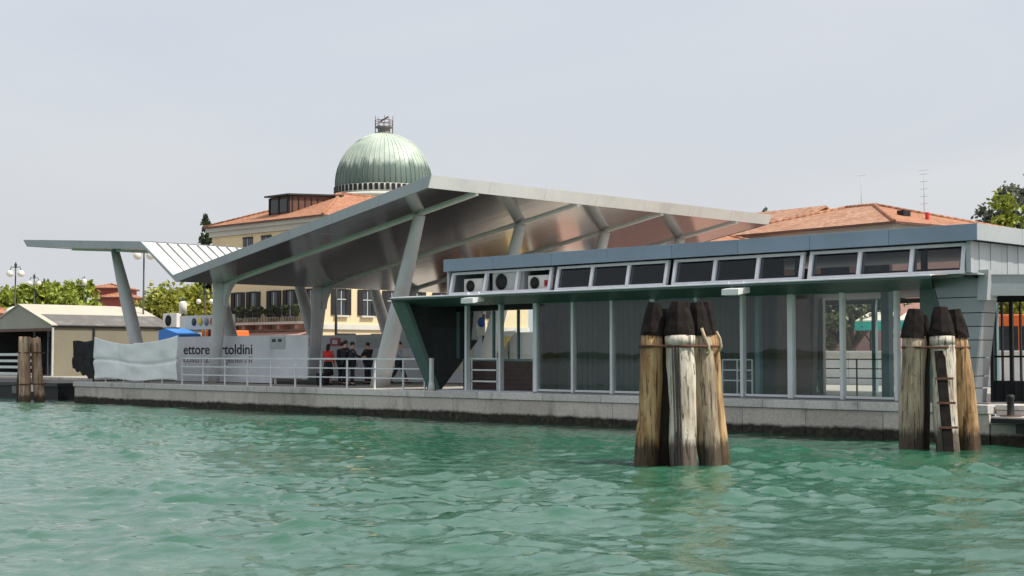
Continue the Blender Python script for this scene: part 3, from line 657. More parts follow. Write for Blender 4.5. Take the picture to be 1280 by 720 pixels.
ac_unit((-33.75, .06, 4.25), 1.45, .68, 'ac_grey', 'large grey cooling unit filling the second open roof window', fan=.30)
ac_unit((-32.4, .10, 4.25), .95, .50, 'ac_white', 'cream cooling unit with red label in the third open roof window', True, fan=.34)
# floodlights on the green soffit
def flood(loc, label):
    o = thing('floodlight', loc, label, 'floodlight')
    MB().prism([(-.28, -.30, 0), (.28, -.30, 0), (.32, .18, .07), (-.32, .18, .07)], (0, 0, .16)).build('housing', 'white_paint', o, True)
    boxp('lens', 'ac_grey', o, (-.22, -.22, -.016), (.22, .10, -.002), 0, True)
    for s in (-1, 1): MB().bar((s * .20, .1, .22), (s * .26, -.02, .36), .03, .05).build('bracket_arm', 'white_paint', o, True)
    return o
flood((-34.32, -.95, 3.86), 'white floodlight under the green frame above the porch'); flood((-23.85, -.95, 3.82), 'white floodlight under the green frame above the right glass panes')

# ================================================================== RAILING, SHEETS, HOARDING
rl = thing('quay_railing', (-46, .3, DECK), 'long white three-bar steel railing along the quay edge', 'railing')
RX = [-59.9 + 1.589 * i for i in range(14)] + [-38.1]
for i, xx in enumerate(RX):
    boxp('post', 'rail_white', rl, (xx - .028, .275, DECK), (xx + .028, .325, 2.03)); 
for zz in (1.36, 1.70, 2.045):
    for a, b in zip(RX[:-1], RX[1:]): MB().bar((a + (0 if zz > 2 else .03), .30, zz), (b - (0 if zz > 2 else .03), .30, zz), .05, .045 if zz < 2 else .06).build('rail', 'rail_white', rl)
def cloth(name, x0, x1, topz, botz, y, mat, label, cat, nx=60, nz=28, fold=.06, seed=0, skew=0.):
    m = MB(); vs = []; fs = []
    for i in range(nx + 1):
        u = i / nx
        for j in range(nz + 1):
            v = j / nz; zt = topz(u); zb = botz(u); z = zb + (zt - zb) * v
            X = x0 + (x1 - x0) * u + skew * (1 - v) * (u - .5) + .05 * math.sin(7 * v + seed)
            Yy = y + fold * (math.sin(5.2 * u * 3 + 3.3 * v + seed) * .5 + math.sin(11 * u - 9 * v + 2 * seed) * .35 + math.sin(23 * u + 14 * v) * .18) * (.35 + .65 * math.sin(math.pi * min(1, v * 1.0)) )
            Yy += fold * 1.3 * math.exp(-((v - .46 - .05 * math.sin(6 * u)) / .03) ** 2)
            vs.append((X, Yy, z))
    for i in range(nx):
        for j in range(nz): a = i * (nz + 1) + j; fs.append((a, a + nz + 1, a + nz + 2, a + 1))
    m.add(vs, fs, 0, True); o = m.build(name, mat); sm = o.modifiers.new('thick', 'SOLIDIFY'); sm.thickness = .008; return tag(o, label, cat)
M('sheet_white', (.90, .89, .89), .8, 0, .04, .6, bmp=.9, dirt=((.5, .52, .55), .9, .3))
cloth('cloth_sheet', -60.75, -53.75, lambda u: 3.02 - .36 * (1 - (2 * u - 1) ** 2) ** 1.0 * (1 if u < .5 else .85), lambda u: 1.10 + .05 * math.sin(9 * u) + (.10 if .12 < u < .5 else 0) * 0 , .16, 'sheet_white', 'sagging white cloth sheet tied over the left end of the railing', 'sheet', fold=.055, seed=1.2)
cloth('dark_netting', -62.95, -60.95, lambda u: 2.84 + .03 * math.sin(8 * u), lambda u: 1.55 - .55 * u + .05 * math.sin(23 * u), .30, 'net_black', 'ragged black netting hanging at the end of the quay', 'netting', 34, 20, .03, 3.1)
ho = thing('banner_hoarding', (-53, 3.05, DECK), 'grey-white hoarding printed with the builder name in black', 'hoarding')
hx = [-58.4, -55.9, -53.4, -50.9, -48.4]
for a, b in zip(hx[:-1], hx[1:]):
    boxp('panel', 'hoarding', ho, (a + .006, 3.0, 1.0 if a < -52 else 1.22), (b - .006, 3.05, 3.02), 0)
    boxp('post', 'column_paint', ho, (a + .1, 3.055, DECK), (a + .18, 3.13, 2.95))
text('lettering', 'ettorebertoldini', .62, (-57.75, 2.994, 2.23), (R(90), 0, 0), 'text_black', ho, width=5.4)
text('lettering', 'costruzioni generali', .40, (-57.75, 2.994, 1.86), (R(90), 0, 0), 'text_grey', ho, width=5.4)
po = thing('notice_board', (-50, 3, 2.4), 'pale notice sheet with small dark pictures on the grey hoarding', 'notice')
boxp('sheet', 'poster_grey', po, (-51.0, 2.975, 2.45), (-49.95, 2.995, 2.95))
for k in range(2): boxp('picture', 'dark_metal', po, (-50.85 + .42 * k, 2.965, 2.74), (-50.60 + .42 * k, 2.974, 2.86))
# second hoarding further back, with red and white signs
h2 = thing('site_hoarding', (-45, 9, DECK), 'long low grey site hoarding behind the waiting people', 'hoarding')
for i in range(7): boxp('panel', 'hoarding', h2, (-56.8 + 2.6 * i, 9.0, 1.0), (-56.8 + 2.6 * i + 2.59, 9.05, 3.12))
for i, xx in enumerate((-55.95, -54.2)):
    s_ = thing('warning_sign', (xx, 8.97, 2.75), ('red and white sign on the hoarding left of the middle column', 'red and white sign on the hoarding right of the middle column')[i], 'sign')
    boxp('plate', 'red_paint', s_, (xx - .38, 8.97, 2.62), (xx + .38, 8.99, 2.98)); boxp('field', 'white_paint', s_, (xx - .22, 8.96, 2.70), (xx + .16, 8.968, 2.90))
bd = thing('notice_board', (-50.7, 8.9, 2.6), 'wide grey-framed notice board on the hoarding above the people', 'notice')
boxp('frame', 'ac_grey', bd, (-52.6, 8.92, 2.55), (-48.7, 8.99, 3.12)); boxp('sheet', 'poster_grey', bd, (-52.4, 8.905, 2.66), (-48.9, 8.918, 2.98))
for i, xx in enumerate((-47.4, -45.3)):
    q = thing('notice_board', (xx, 8.9, 1.8), ('tall beige notice sheet on the hoarding beside the leaning column', 'tall pale notice sheet on the hoarding right of the leaning column')[i], 'notice')
    boxp('sheet', ('cloth_beige', 'board_white')[i], q, (xx - .5, 8.97, 1.5), (xx + .5, 8.99, 2.6))

# ================================================================== PILES
def pile(parent, base, top, r0, r1, mat, cap=True, n=18, seed=0):
    random.seed(seed); b = Vector(base); t_ = Vector(top); m = MB(); k = 14
    ph = random.random() * 6
    m.tube([b.lerp(t_, i / k) + Vector((.012 * math.sin(i * .9 + ph), .012 * math.cos(i * .7 + ph), 0)) for i in range(k + 1)], [r0 + (r1 - r0) * i / k + .008 * math.sin(i * 1.3 + ph) for i in range(k + 1)], n, wob=.03)
    p = m.build('pile', mat, parent)
    if cap:
        d = (t_ - b).normalized(); c = MB(); q = [(1.12, -.05), (1.12, .02), (1.02, .16), (.80, .42), (.60, .62), (.56, .63)]
        c.tube([t_ + d * z for _, z in q], [r1 * s_ for s_, _ in q], 9, wob=.05, smooth=False); c.build('tar_cap', 'tar', p)
        if 'pale' in mat: MB().tube([t_ - d * .26, t_ - d * .06], [r1 * 1.05, r1 * 1.07], n, wob=.02).build('peeled_collar', 'pile_pale', p)
    random.seed(seed + 1); return p
def clus(name, label, c, piles, bandz, seed):
    o = thing(name, (c[0], c[1], 0), label, 'mooring piles', group='clusters of mooring piles')
    for i, (bx, by, tx, ty, r0, r1, mat, tz, cap) in enumerate(piles): pile(o, (c[0] + bx, c[1] + by, -1.6), (c[0] + tx, c[1] + ty, tz), r0, r1, mat, cap, seed=seed + i * 3)
    return o
S2 = .7071
def cr(l, dp): return (l * S2 - dp * S2, l * S2 + dp * S2)      # (to the right, away) seen from the boat -> world offset
def prow(bl, bd, tl, td, r0, r1, mat, tz, cap=True): return (*cr(bl, bd), *cr(tl, td), r0, r1, mat, tz, cap)
C1 = (-18.23, -10.48)
k1 = clus('mooring_piles', 'tall cluster of black-capped mooring piles in front of the glass hall', C1,
    [prow(-.77, .15, -.54, .25, .25, .225, 'pile_ochre', 2.62), prow(.05, -.28, -.02, .02, .25, .285, 'pile_pale', 2.62),
     prow(.70, .05, .40, .20, .24, .225, 'pile_grey', 2.62), prow(1.00, .50, .62, .55, .20, .17, 'pile_ochre', 2.64), prow(-.30, .55, -.22, .50, .22, .2, 'pile_dark', 2.5)], 2.4, 20)
def band(o, c, pts, z):
    m = MB(); q = [Vector((c[0] + cr(*p)[0], c[1] + cr(*p)[1], z)) for p in pts]; q.append(q[0]); m.tube(q, .03, 6); return m.build('iron_band', 'rust', o)
band(k1, C1, [(-.83, .12), (-.30, -.18), (.02, -.29), (.32, -.18), (.60, .0), (.86, .35), (.80, .75), (-.2, .8), (-.8, .5)], 2.36)
for i, (l, w_) in enumerate(((-.18, .028), (-.12, .04), (-.06, .03))):
    a = cr(l - .02, -.02); b = cr(l + .02 + .05, -.40)
    MB().bar((C1[0] + cr(l - .03, -.27)[0], C1[1] + cr(l - .03, -.27)[1], 2.33), (C1[0] + cr(l + .02, -.54)[0], C1[1] + cr(l + .02, -.54)[1], -.4), w_, .05, (.7, -.7, 0)).build('rubbing_strip', ('pile_dark', 'black', 'pile_dark')[i], k1)
ry = MB(); a = cr(.50, -.06)
ry.tube([Vector((C1[0] + cr(.40 + dx, -.05)[0], C1[1] + cr(.40 + dx, -.05)[1], z)) for dx, z in ((0, 2.72), (.06, 2.55), (.13, 2.40), (.16, 2.26), (.10, 2.20))], .035, 7).build('rope_loop', 'rope_tan', k1)
ry = MB(); ry.tube([Vector((C1[0] + cr(.74 + dx, .26)[0], C1[1] + cr(.74 + dx, .26)[1], z)) for dx, z in ((0, 2.66), (.07, 2.52), (.10, 2.36), (.06, 2.25))], .03, 7).build('rope_loop', 'rope_tan', k1)
C2 = (-16.68, -2.78)
k2 = clus('mooring_piles', 'cluster of black-capped piles with a dark iron ladder at the right', C2,
    [prow(-.85, .05, -.62, .2, .29, .27, 'pile_grey', 2.62), prow(.02, -.35, -.04, .0, .27, .27, 'pile_pale', 2.66), prow(.76, .1, .40, .25, .28, .235, 'pile_ochre', 2.62), prow(-.45, .55, -.35, .5, .2, .2, 'pile_dark', 2.5)], 2.4, 50)
band(k2, C2, [(-.92, .1), (-.62, -.1), (-.04, -.31), (.35, -.05), (.66, .15), (.6, .6), (-.8, .6)], 2.36)
ld_ = MB(); t0 = cr(-.17, -.26); t1 = cr(-.08, -.64)
ld_.bar((C2[0] + t0[0], C2[1] + t0[1], 2.28), (C2[0] + t1[0], C2[1] + t1[1], -.3), .22, .06, (.7, -.7, 0)); lad = ld_.build('ladder_plate', 'tar', k2)
for z in (1.1, 1.65, .55):
    u = (2.28 - z) / 2.58; l = -.17 + .09 * u; dp = -.30 - .38 * u
    MB().bar((C2[0] + cr(l - .17, dp)[0], C2[1] + cr(l - .17, dp)[1], z), (C2[0] + cr(l + .24, dp)[0], C2[1] + cr(l + .24, dp)[1], z), .04, .05).build('rung', 'rust', lad)
C3 = (-64.9, -1.0)
k3 = clus('mooring_piles', 'weathered uncapped brown mooring piles at the far left', C3,
    [prow(.0, -.2, -.10, -.1, .28, .27, 'pile_red', 3.05, False), prow(.62, .4, .25, .35, .28, .22, 'pile_red', 3.0, False), prow(-.45, .5, -.3, .4, .25, .22, 'pile_dark', 3.02, False)], 2.2, 80)
band(k3, C3, [(-.40, -.35), (.25, -.35), (.66, .2), (.6, .7), (-.6, .7)], 2.30); band(k3, C3, [(-.40, -.45), (.3, -.45), (.8, .2), (.7, .75), (-.6, .75)], .82)

# ================================================================== LEFT: pontoon, tent shelter
pn = thing('pontoon', (-74, 3, 0), 'dark floating pontoon with white slatted rail at the far left', 'pontoon')
boxp('hull', 'black', pn, (-84, 1.6, -.5), (-66.8, 6.2, .62)); boxp('deck', 'dark_metal', pn, (-84.1, 1.5, .63), (-66.7, 6.25, .80)); boxp('gangway', 'dark_metal', pn, (-66.7, 3.4, .75), (-62.2, 5.4, .93))
for k, zz in enumerate((1.16, 1.50, 1.82, 2.15)): boxp('slat', 'white_paint', pn, (-74.5, 1.70, zz), (-69.05, 1.76, zz + .13))
for xx in (-74., -71.5, -69.1): boxp('post', 'dark_metal', pn, (xx, 1.77, .8), (xx + .1, 1.87, 2.3))
MB().bar((-71.3, 1.9, 2.4), (-69.6, 1.9, 3.1), .05, .05).build('boom', 'white_paint', pn)
for xx in (-66.5, -65.3, -64.1, -62.9):
    boxp('rail_post', 'dark_metal', pn, (xx, 3.3, .8), (xx + .05, 3.36, 2.0))
for zz in (1.4, 1.98): boxp('rail', 'dark_metal', pn, (-66.6, 3.36, zz), (-62.3, 3.40, zz + .05))
boxp('fender', 'interior_grey', pn, (-71.2, 1.35, .25), (-70.3, 1.55, .6)); boxp('fender', 'board_white', pn, (-69.2, 1.35, .35), (-68.9, 1.55, .7))
tn = thing('tent_shelter', (-83, 12, DECK), 'beige canvas tent shelter with pale ridged roof behind the quay', 'tent')
tx0, tx1, tr_ = -87.2, -79.1, -83.15; ty0, ty1 = 7.6, 15.6; tez, trz = 4.02, 5.28
MB().prism([(tx1 + .15, ty0 - .1, tez - .05), (tr_, ty0 - .1, trz), (tr_, ty0 - .1, trz - .06), (tx1 + .15, ty0 - .1, tez - .11)], (0, ty1 - ty0 + .2, 0)).build('roof_slope', 'tent_roof', tn)
MB().prism([(tx1 + .17, ty0 + .3, tez - .05), (tx1 - 1.95, ty0 + .3, tez + .61), (tx1 - 1.95, ty0 + .3, tez + .59), (tx1 + .17, ty0 + .3, tez - .10)], (0, ty1 - ty0 - .2, 0)).build('roof_lower_band', 'tent_grey', tn)  # darker streaked grey across the lower half of the slope
boxp('side_wall', 'dark_metal', tn, (tx0, ty0 + .15, DECK), (tx0 + .06, ty1, tez - .14))
MB().prism([(tx0 - .15, ty0 - .1, tez - .05), (tr_, ty0 - .1, trz), (tr_, ty0 - .1, trz - .06), (tx0 - .15, ty0 - .1, tez - .11)], (0, ty1 - ty0 + .2, 0)).build('roof_slope', 'tent_roof', tn)
MB().prism([(tx0, ty0, tez - .25), (tx1, ty0, tez - .25), (tx1, ty0, tez - .05), (tr_, ty0, trz - .07), (tx0, ty0, tez - .05)], (0, .05, 0)).build('gable', 'tent_gable', tn)
boxp('front_beam', 'brown_metal', tn, (tx0, ty0 - .02, tez - .42), (tx1, ty0 + .06, tez - .26)); boxp('back_wall', 'dark_metal', tn, (tx0, ty0 + 3, DECK), (tx1 - .2, ty0 + 3.1, tez - .1))
boxp('side_wall', 'tan_fabric', tn, (tx1 - .06, ty0 + .15, DECK), (tx1, ty1, tez - .14)); boxp('eave_beam', 'dark_metal', tn, (tx1 + .0, ty0, tez - .22), (tx1 + .1, ty1, tez - .12))
for yy in (ty0 + .05, ty0 + 2.7, ty0 + 5.4, ty1): boxp('post', 'ac_grey' if yy < ty0 + 1 else 'dark_metal', tn, (tx1 + .001, yy - .05, DECK), (tx1 + .10, yy + .05, tez - .225))
for k in range(4): boxp('front_window', 'win_glass', tn, (tx0 + .3 + 1.9 * k, ty0 + 2.9, 1.6), (tx0 + 2.0 + 1.9 * k, ty0 + 2.99, 3.3))
for k in range(5): boxp('window_bar', 'ac_grey', tn, (tx0 + .2 + 1.9 * k, ty0 + 2.85, DECK), (tx0 + .28 + 1.9 * k, ty0 + 2.98, 3.8))
rk = thing('round_kiosk', (-97.2, 14.6, DECK), 'small round kiosk whose pale domed roof peeks over the tent ridge', 'kiosk')
MB().lathe([(.92, 0), (.92, 4.25)], (0, 0, 0), 18).build('wall', 'ac_grey', rk, True); MB().lathe([(1.05, 4.2), (1.05, 4.3), (.85, 4.5), (.5, 4.66), (.0, 4.72)], (0, 0, 0), 18).build('roof', 'ac_white', rk, True)
MB().lathe([(.93, 1.2), (.94, 1.2), (.94, 2.2), (.93, 2.2)], (0, 0, 0), 18).build('window_band', 'win_glass', rk, True)

# ================================================================== BACKGROUND BUILDINGS
VX0, VX1, VY0, VY1 = -97.9, -83.6, 30.9, 52.
vil = thing('villa', (-90.7, 40, DECK), 'cream villa with dark shutters and red hipped roof behind the canopy', 'building')
boxp('wall', 'cream_wall', vil, (VX0, VY0, DECK), (VX1, VY1, 11.45))
boxp('cornice', 'cream_grey', vil, (VX0 - .18, VY0 - .18, 11.46), (VX1 + .18, VY1 + .18, 11.85)); boxp('cornice', 'cream_grey', vil, (VX0 - .4, VY0 - .4, 11.86), (VX1 + .4, VY1 + .4, 12.2))
def hip(parent, x0, x1, y0, y1, z0, z1, ov, mx_, my_, lip=.14, local=False):
    x0 -= ov; x1 += ov; y0 -= ov; y1 += ov; hw = min(x1 - x0, y1 - y0) / 2
    if (y1 - y0) >= (x1 - x0): a, b = ((x0 + x1) / 2, y0 + hw, z1), ((x0 + x1) / 2, y1 - hw, z1)
    else: a, b = (x0 + hw, (y0 + y1) / 2, z1), (x1 - hw, (y0 + y1) / 2, z1)
    V_ = [(x0, y0, z0), (x1, y0, z0), (x1, y1, z0), (x0, y1, z0), a, b]; alongy = (y1 - y0) >= (x1 - x0)
    F_ = [(0, 1, 4), (1, 2, 5, 4), (2, 3, 5), (3, 0, 4, 5)] if alongy else [(0, 1, 5, 4), (1, 2, 5), (2, 3, 4, 5), (3, 0, 4)]
    mi = [0, 1, 0, 1]
    m = MB()
    for f, k in zip(F_, mi): m.add([V_[q] for q in f], [tuple(range(len(f)))], k)
    m.add([V_[0], V_[1], V_[2], V_[3]], [(3, 2, 1, 0)], 0)
    rf = m.build('roof', [mx_, my_], parent, local)
    hp = [(V_[0], V_[4]), (V_[1], V_[4 if alongy else 5]), (V_[2], V_[5]), (V_[3], V_[5 if alongy else 4]), (V_[4], V_[5])]
    for p, q in hp: MB().tube([p, q], .13, 6).build('ridge_tiles', 'tile_x', rf, local)
    for (p, q) in ((0, 1), (1, 2), (2, 3), (3, 0)): MB().bar((V_[p][0], V_[p][1], z0 - .04), (V_[q][0], V_[q][1], z0 - .04), .14, .12).build('gutter', 'brown_metal', rf, local)
    return rf
vr = hip(vil, VX0, VX1, VY0, VY1, 12.25, 14.95, .55, 'tile_x', 'tile_y')
# dormer box on the water-side slope
dm = MB().prism([(-92.2, 32.3, 12.9), (-92.2, 32.3, 14.25), (-92.2, 37.0, 14.55), (-92.2, 37.0, 14.3)], (2.6, 0, 0)).build('dormer', 'brown_metal', vr)
for k in range(2): boxp('dormer_window', 'win_glass', dm, (-91.95 + 1.15 * k, 32.24, 13.05), (-91.05 + 1.15 * k, 32.29, 14.05))
for k in range(3): boxp('dormer_frame', 'shutter', dm, (-92.2 + 1.2 * k, 32.20, 12.9), (-92.05 + 1.2 * k, 32.30, 14.2))
MB().prism([(-92.45, 31.95, 14.27), (-92.45, 31.95, 14.40), (-92.45, 37.3, 14.70), (-92.45, 37.3, 14.57)], (3.1, 0, 0)).build('dormer_roof', 'dark_metal', dm)
for k in range(7): MB().prism([(-89.6, 32.5 + .6 * k, 12.95 + .22 * k), (-89.6, 32.55 + .6 * k, 12.95 + .22 * k), (-89.6, 32.55 + .6 * k, 14.22), (-89.6, 32.5 + .6 * k, 14.22)], (.06, 0, 0)).build('dormer_seam', 'shutter', dm)
def vwin(face, c, z0, z1, wd, shutters=True, sill=True):
    def bx(nm, mt, par, a, b, z0_, z1_, d0, d1):
        if face == 'y': return boxp(nm, mt, par, (c + a, VY0 - d1, z0_), (c + b, VY0 - d0, z1_))
        return boxp(nm, mt, par, (VX1 + d0, c + a, z0_), (VX1 + d1, c + b, z1_))
    o = bx('window', 'win_glass', vil, -wd / 2, wd / 2, z0, z1, .003, .03)
    bx('frame', 'shutter', o, -wd / 2, wd / 2, z1 - .1, z1 + .02, .032, .08); bx('frame', 'ac_grey', o, -.03, .03, z0, z1 - .1, .032, .06)
    if face == 'x': bx('transom', 'ac_grey', o, -wd / 2, wd / 2, z0 + .58 * (z1 - z0), z0 + .58 * (z1 - z0) + .07, .061, .08)
    if shutters:
        for s in (-1, 1):
            a, b = sorted((s * (wd / 2 + .01), s * (wd / 2 + .48))); bx('shutter', 'shutter', o, a, b, z0, z1, .03, .09)
    if sill: bx('sill', 'stone_white', o, -wd / 2 - .2, wd / 2 + .2, z0 - .14, z0 - .02, .003, .22)
for c in (-94.25, -92.2, -89.55, -87.5, -85.0): vwin('y', c, 5.05, 7.0, .85)
for c in (32.5, 34.95, 37.3, 39.8, 42.3, 45., 48.): vwin('x', c, 5.1, 7.0, .85)
for c in (-93.0, -90.6, -88., -85.5): vwin('y', c, 10.2, 11.2, 1.3, False, False); 
for c in (32.6, 35., 37.4, 39.8, 42.3): vwin('x', c, 8.6, 10.4, .85)
for c in (-95.5, -93., -90.4, -87.8, -85.3): vwin('y', c, 1.3, 3.6, 1.3, False, False)
for c in (33.0, 36.2, 39.4, 42.6): vwin('x', c, 1.3, 3.75, 1.7, False, False)
boxp('string_course', 'stone_white', vil, (VX0 - .12, VY0 - .13, 4.05), (VX1 + .12, VY0 - .002, 4.42)); boxp('string_course', 'stone_white', vil, (VX1 + .002, VY0 + .0, 4.05), (VX1 + .14, VY1, 4.42))
bal = boxp('balcony', 'stone_white', vil, (-97.2, VY0 - 1.3, 4.44), (-84.2, VY0 - .14, 4.62))
for zz in (5.55,): boxp('handrail', 'shutter', bal, (-97.2, VY0 - 1.28, zz), (-84.2, VY0 - 1.22, zz + .06))
for k in range(66): boxp('baluster', 'shutter', bal, (-97.15 + .196 * k, VY0 - 1.27, 4.63), (-97.11 + .196 * k, VY0 - 1.23, 5.54))
random.seed(3)
for k in range(9):
    m = MB()
    for q in range(34): p = Vector((-96.6 + 1.45 * k + random.uniform(-.45, .45), VY0 - 1.35 + random.uniform(-.15, .2), 5.45 + random.uniform(-.3, .35))); a = Vector((random.uniform(-1, 1), random.uniform(-1, 1), random.uniform(-1, 1))).normalized() * .16; b = a.orthogonal().normalized() * .12; m.add([p - a, p - b, p + a, p + b], [(0, 1, 2, 3)])
    m.build('flower_box', 'leaf_dark', bal)
for k in range(6): boxp('bracket', 'pink_wall', bal, (-96.5 + 2.2 * k, VY0 - 1.1, 4.10), (-96.2 + 2.2 * k, VY0 - .14, 4.43))
aw = MB(); aw.prism([(-97, VY0 - .2, 4.0), (-97, VY0 - 2.6, 3.45), (-97, VY0 - 2.6, 3.38), (-97, VY0 - .2, 3.92)], (12.6, 0, 0)); aw.build('awning', 'pink_wall', vil)

# votive church dome
DX, DY = -153.2, 94.8
ch = thing('domed_church', (DX, DY, DECK), 'round church with ribbed green copper dome and scaffolded top', 'church')
rr = 6.62
prof = [(rr * math.cos(a), 25.5 + rr * 1.08 * math.sin(a)) for a in [math.pi / 2 * i / 26 for i in range(-1, 26)]] + [(.5, 32.62)]
MB().lathe(prof, (DX, DY, 0), 96).build('dome', 'copper', ch)
dome = ch.children[-1]
nr = 56
for k in range(nr):
    t = 2 * math.pi * k / nr; pts = [(DX + (r + .03) * math.cos(t), DY + (r + .03) * math.sin(t), z) for r, z in prof[:-3:2]]
    MB().tube(pts, .05, 5).build('rib', 'copper', dome)
MB().lathe([(6.55, 23.9), (6.75, 23.9), (6.75, 25.0), (6.6, 25.1)], (DX, DY, 0), 64).build('parapet', 'cream_grey', ch)
for k in range(nr):
    t = 2 * math.pi * (k + .5) / nr; m = MB(); T = Matrix.Translation((DX, DY, 0)) @ Matrix.Rotation(t, 4, 'Z')
    m.box((6.70, -.24, 24.15), (6.82, .24, 25.02), 0, T); m.build('opening', 'shutter', ch)
MB().lathe([(6.6, 23.3), (7.4, 23.35), (7.5, 23.6), (7.3, 23.75), (7.0, 23.9), (6.5, 23.9)], (DX, DY, 0), 64).build('cornice', 'cream_grey', ch)
MB().lathe([(6.9, .9), (6.9, 23.3)], (DX, DY, 0), 64).build('drum', 'cream_grey', ch); drum = ch.children[-1]
for k in range(24):
    t = 2 * math.pi * k / 24; m = MB(); T = Matrix.Translation((DX, DY, 0)) @ Matrix.Rotation(t, 4, 'Z'); m.box((6.85, -.45, 20.6), (6.93, .45, 22.9), 0, T); m.build('window', 'shutter', drum)
    m = MB(); T = Matrix.Translation((DX, DY, 0)) @ Matrix.Rotation(t + math.pi / 24, 4, 'Z'); m.box((6.85, -.25, 20.), (7.05, .25, 23.28), 0, T); m.build('pilaster', 'stone_white', drum)
MB().lathe([(0, 32.5), (1.15, 32.5), (1.15, 32.7), (.85, 32.8), (.85, 33.3), (1.2, 33.4), (1.2, 33.55), (0, 33.6)], (DX, DY, 0), 20).build('lantern', 'interior_grey', ch)
sc_ = MB()
for k in range(10):
    t = 2 * math.pi * k / 10; sc_.bar((DX + 1.25 * math.cos(t), DY + 1.25 * math.sin(t), 32.6), (DX + 1.25 * math.cos(t), DY + 1.25 * math.sin(t), 35.0 if k % 2 else 34.4), .05, .05, (0, 1, 0))
for zz in (33.9, 34.4): sc_.tube([(DX + 1.25 * math.cos(2 * math.pi * k / 20), DY + 1.25 * math.sin(2 * math.pi * k / 20), zz) for k in range(21)], .04, 5)
sc_.build('scaffold', 'rust', ch)
MB().bar((DX - .8, DY, 34.4), (DX + .7, DY + .2, 34.9), .08, .2).build('crane_arm', 'brown_metal', ch)

# tiled house behind the terminal on the right
HR = R(-7.5)
hs = thing('tiled_house', (-39.03, 33.2, DECK), 'pale house with broad hipped orange tile roof behind the terminal', 'house', HR)
W_, D_ = 13.0, 11.0                                  # extends to -x and +y from the near corner
boxp('wall', 'pink_wall', hs, (-W_, 0, 0), (0, D_, 7.7), 0, True); boxp('cornice', 'cream_grey', hs, (-W_ - .25, -.25, 7.71), (.25, D_ + .25, 7.98), 0, True)
hr_ = hip(hs, -W_, 0, 0, D_, 8.02, 9.75, .65, 'tile2_x', 'tile2_y', local=True)
for k in range(5):
    o = boxp('window', 'win_glass', hs, (-12. + 2.6 * k, -.03, 4.4), (-11.1 + 2.6 * k, -.003, 6.0), 0, True); boxp('shutter', 'shutter', o, (-12.5 + 2.6 * k, -.06, 4.4), (-12.02 + 2.6 * k, -.004, 6.0), 0, True); boxp('shutter', 'shutter', o, (-11.08 + 2.6 * k, -.06, 4.4), (-10.6 + 2.6 * k, -.004, 6.0), 0, True)
boxp('roof_window', 'shutter', hr_, (-2.3, 3.4, 8.75), (-1.85, 4.0, 9.05), 0, True); boxp('chimney', 'red_paint', hr_, (-1.35, 4.6, 8.2), (-1.2, 4.75, 8.95), 0, True)
MB().prism([(-15.0, 2.5, 8.6), (-9.0, 2.5, 8.6), (-9.0, 5.5, 9.9), (-15.0, 5.5, 9.9)], (0, 0, .12)).build('upper_roof', 'tile2_x', hr_, True)
MB().prism([(-15.0, 8.5, 8.6), (-9.0, 8.5, 8.6), (-9.0, 5.5, 9.9), (-15.0, 5.5, 9.9)], (0, 0, .12)).build('upper_roof', 'tile2_x', hr_, True)
for i, (xx, yy, h_) in enumerate(((-6.4, 5.5, 11.6), (-3.2, 7.0, 11.7))):
    m = MB(); m.tube([(xx, yy, 9.2), (xx, yy, h_)], .018, 6); m.bar((xx - .35, yy, h_ - .08), (xx + .35, yy, h_ - .08), .015, .015)
    if i:
        for q in range(5): m.bar((xx - .25, yy, h_ - .3 - .42 * q), (xx + .25, yy, h_ - .3 - .42 * q), .02, .02)
    m.build('aerial', 'ac_grey', hr_, True)
h2_ = thing('tiled_house', (-46.5, 27.5, DECK), 'small tiled roof house peeking out at the right tip of the canopy', 'house', R(-12))
boxp('wall', 'pink_wall', h2_, (-8.4, 0, 0), (0, 8.0, 6.35), 0, True); hip(h2_, -8.4, 0, 0, 8.0, 6.4, 8.1, .5, 'tile2_x', 'tile2_y', local=True)
h3 = thing('flat_house', (-33, 52, DECK), 'grey low house with a dark chimney at the far right', 'house')
boxp('wall', 'pink_wall', h3, (-39, 50, DECK), (-26, 60, 11.0)); boxp('roof', 'ac_grey', h3, (-39.4, 49.6, 11.01), (-25.6, 60.4, 11.35)); boxp('chimney', 'brown_metal', h3, (-29, 51, 11.36), (-27.4, 52.2, 12.3))
# dark red houses at the far left
for i, (px, dpt, wd, ht, yy) in enumerate(((133, 175, 3.6, 9.3, 0), (119, 190, 4., 8.0, 0), (144, 168, 3.4, 7.9, 0))):
    lat = (px - 640) / 1820 * dpt; X_ = (-dpt + lat) * S2; Y_ = -33.5 + (dpt + lat) * S2
    q = thing('red_house', (X_, Y_, DECK), ('dark red house with domed top between the left trees', 'low dark red house left of its taller neighbour', 'red brick house with tiled roof just left of the wing column')[i], 'house', R(45))
    boxp('wall', 'dark_red', q, (-wd / 2, 0, 0), (wd / 2, 7, ht), 0, True)
    for k in range(2):
        o = boxp('window', 'win_glass', q, (-wd * .3 + wd * .36 * k, -.05, ht - 2.6), (-wd * .3 + wd * .36 * k + .9, -.003, ht - 1.3), 0, True); boxp('surround', 'stone_white', o, (-wd * .3 + wd * .36 * k - .1, -.07, ht - 1.29), (-wd * .3 + wd * .36 * k + 1., -.004, ht - 1.15), 0, True)
    hip(q, -wd / 2, wd / 2, 0, 7, ht + .02, ht + .55, .25, 'tile_x', 'tile_y', local=True)
q = thing('pink_house', (-114, 17.5, DECK), 'pale pink house at the left picture edge behind the tent', 'house', R(45))
boxp('wall', 'pink_wall', q, (-7, 0, 0), (2.3, 6, 4.6), 0, True); hip(q, -7, 2.3, 0, 6, 4.65, 6.2, .4, 'tile_x', 'tile_y', local=True)
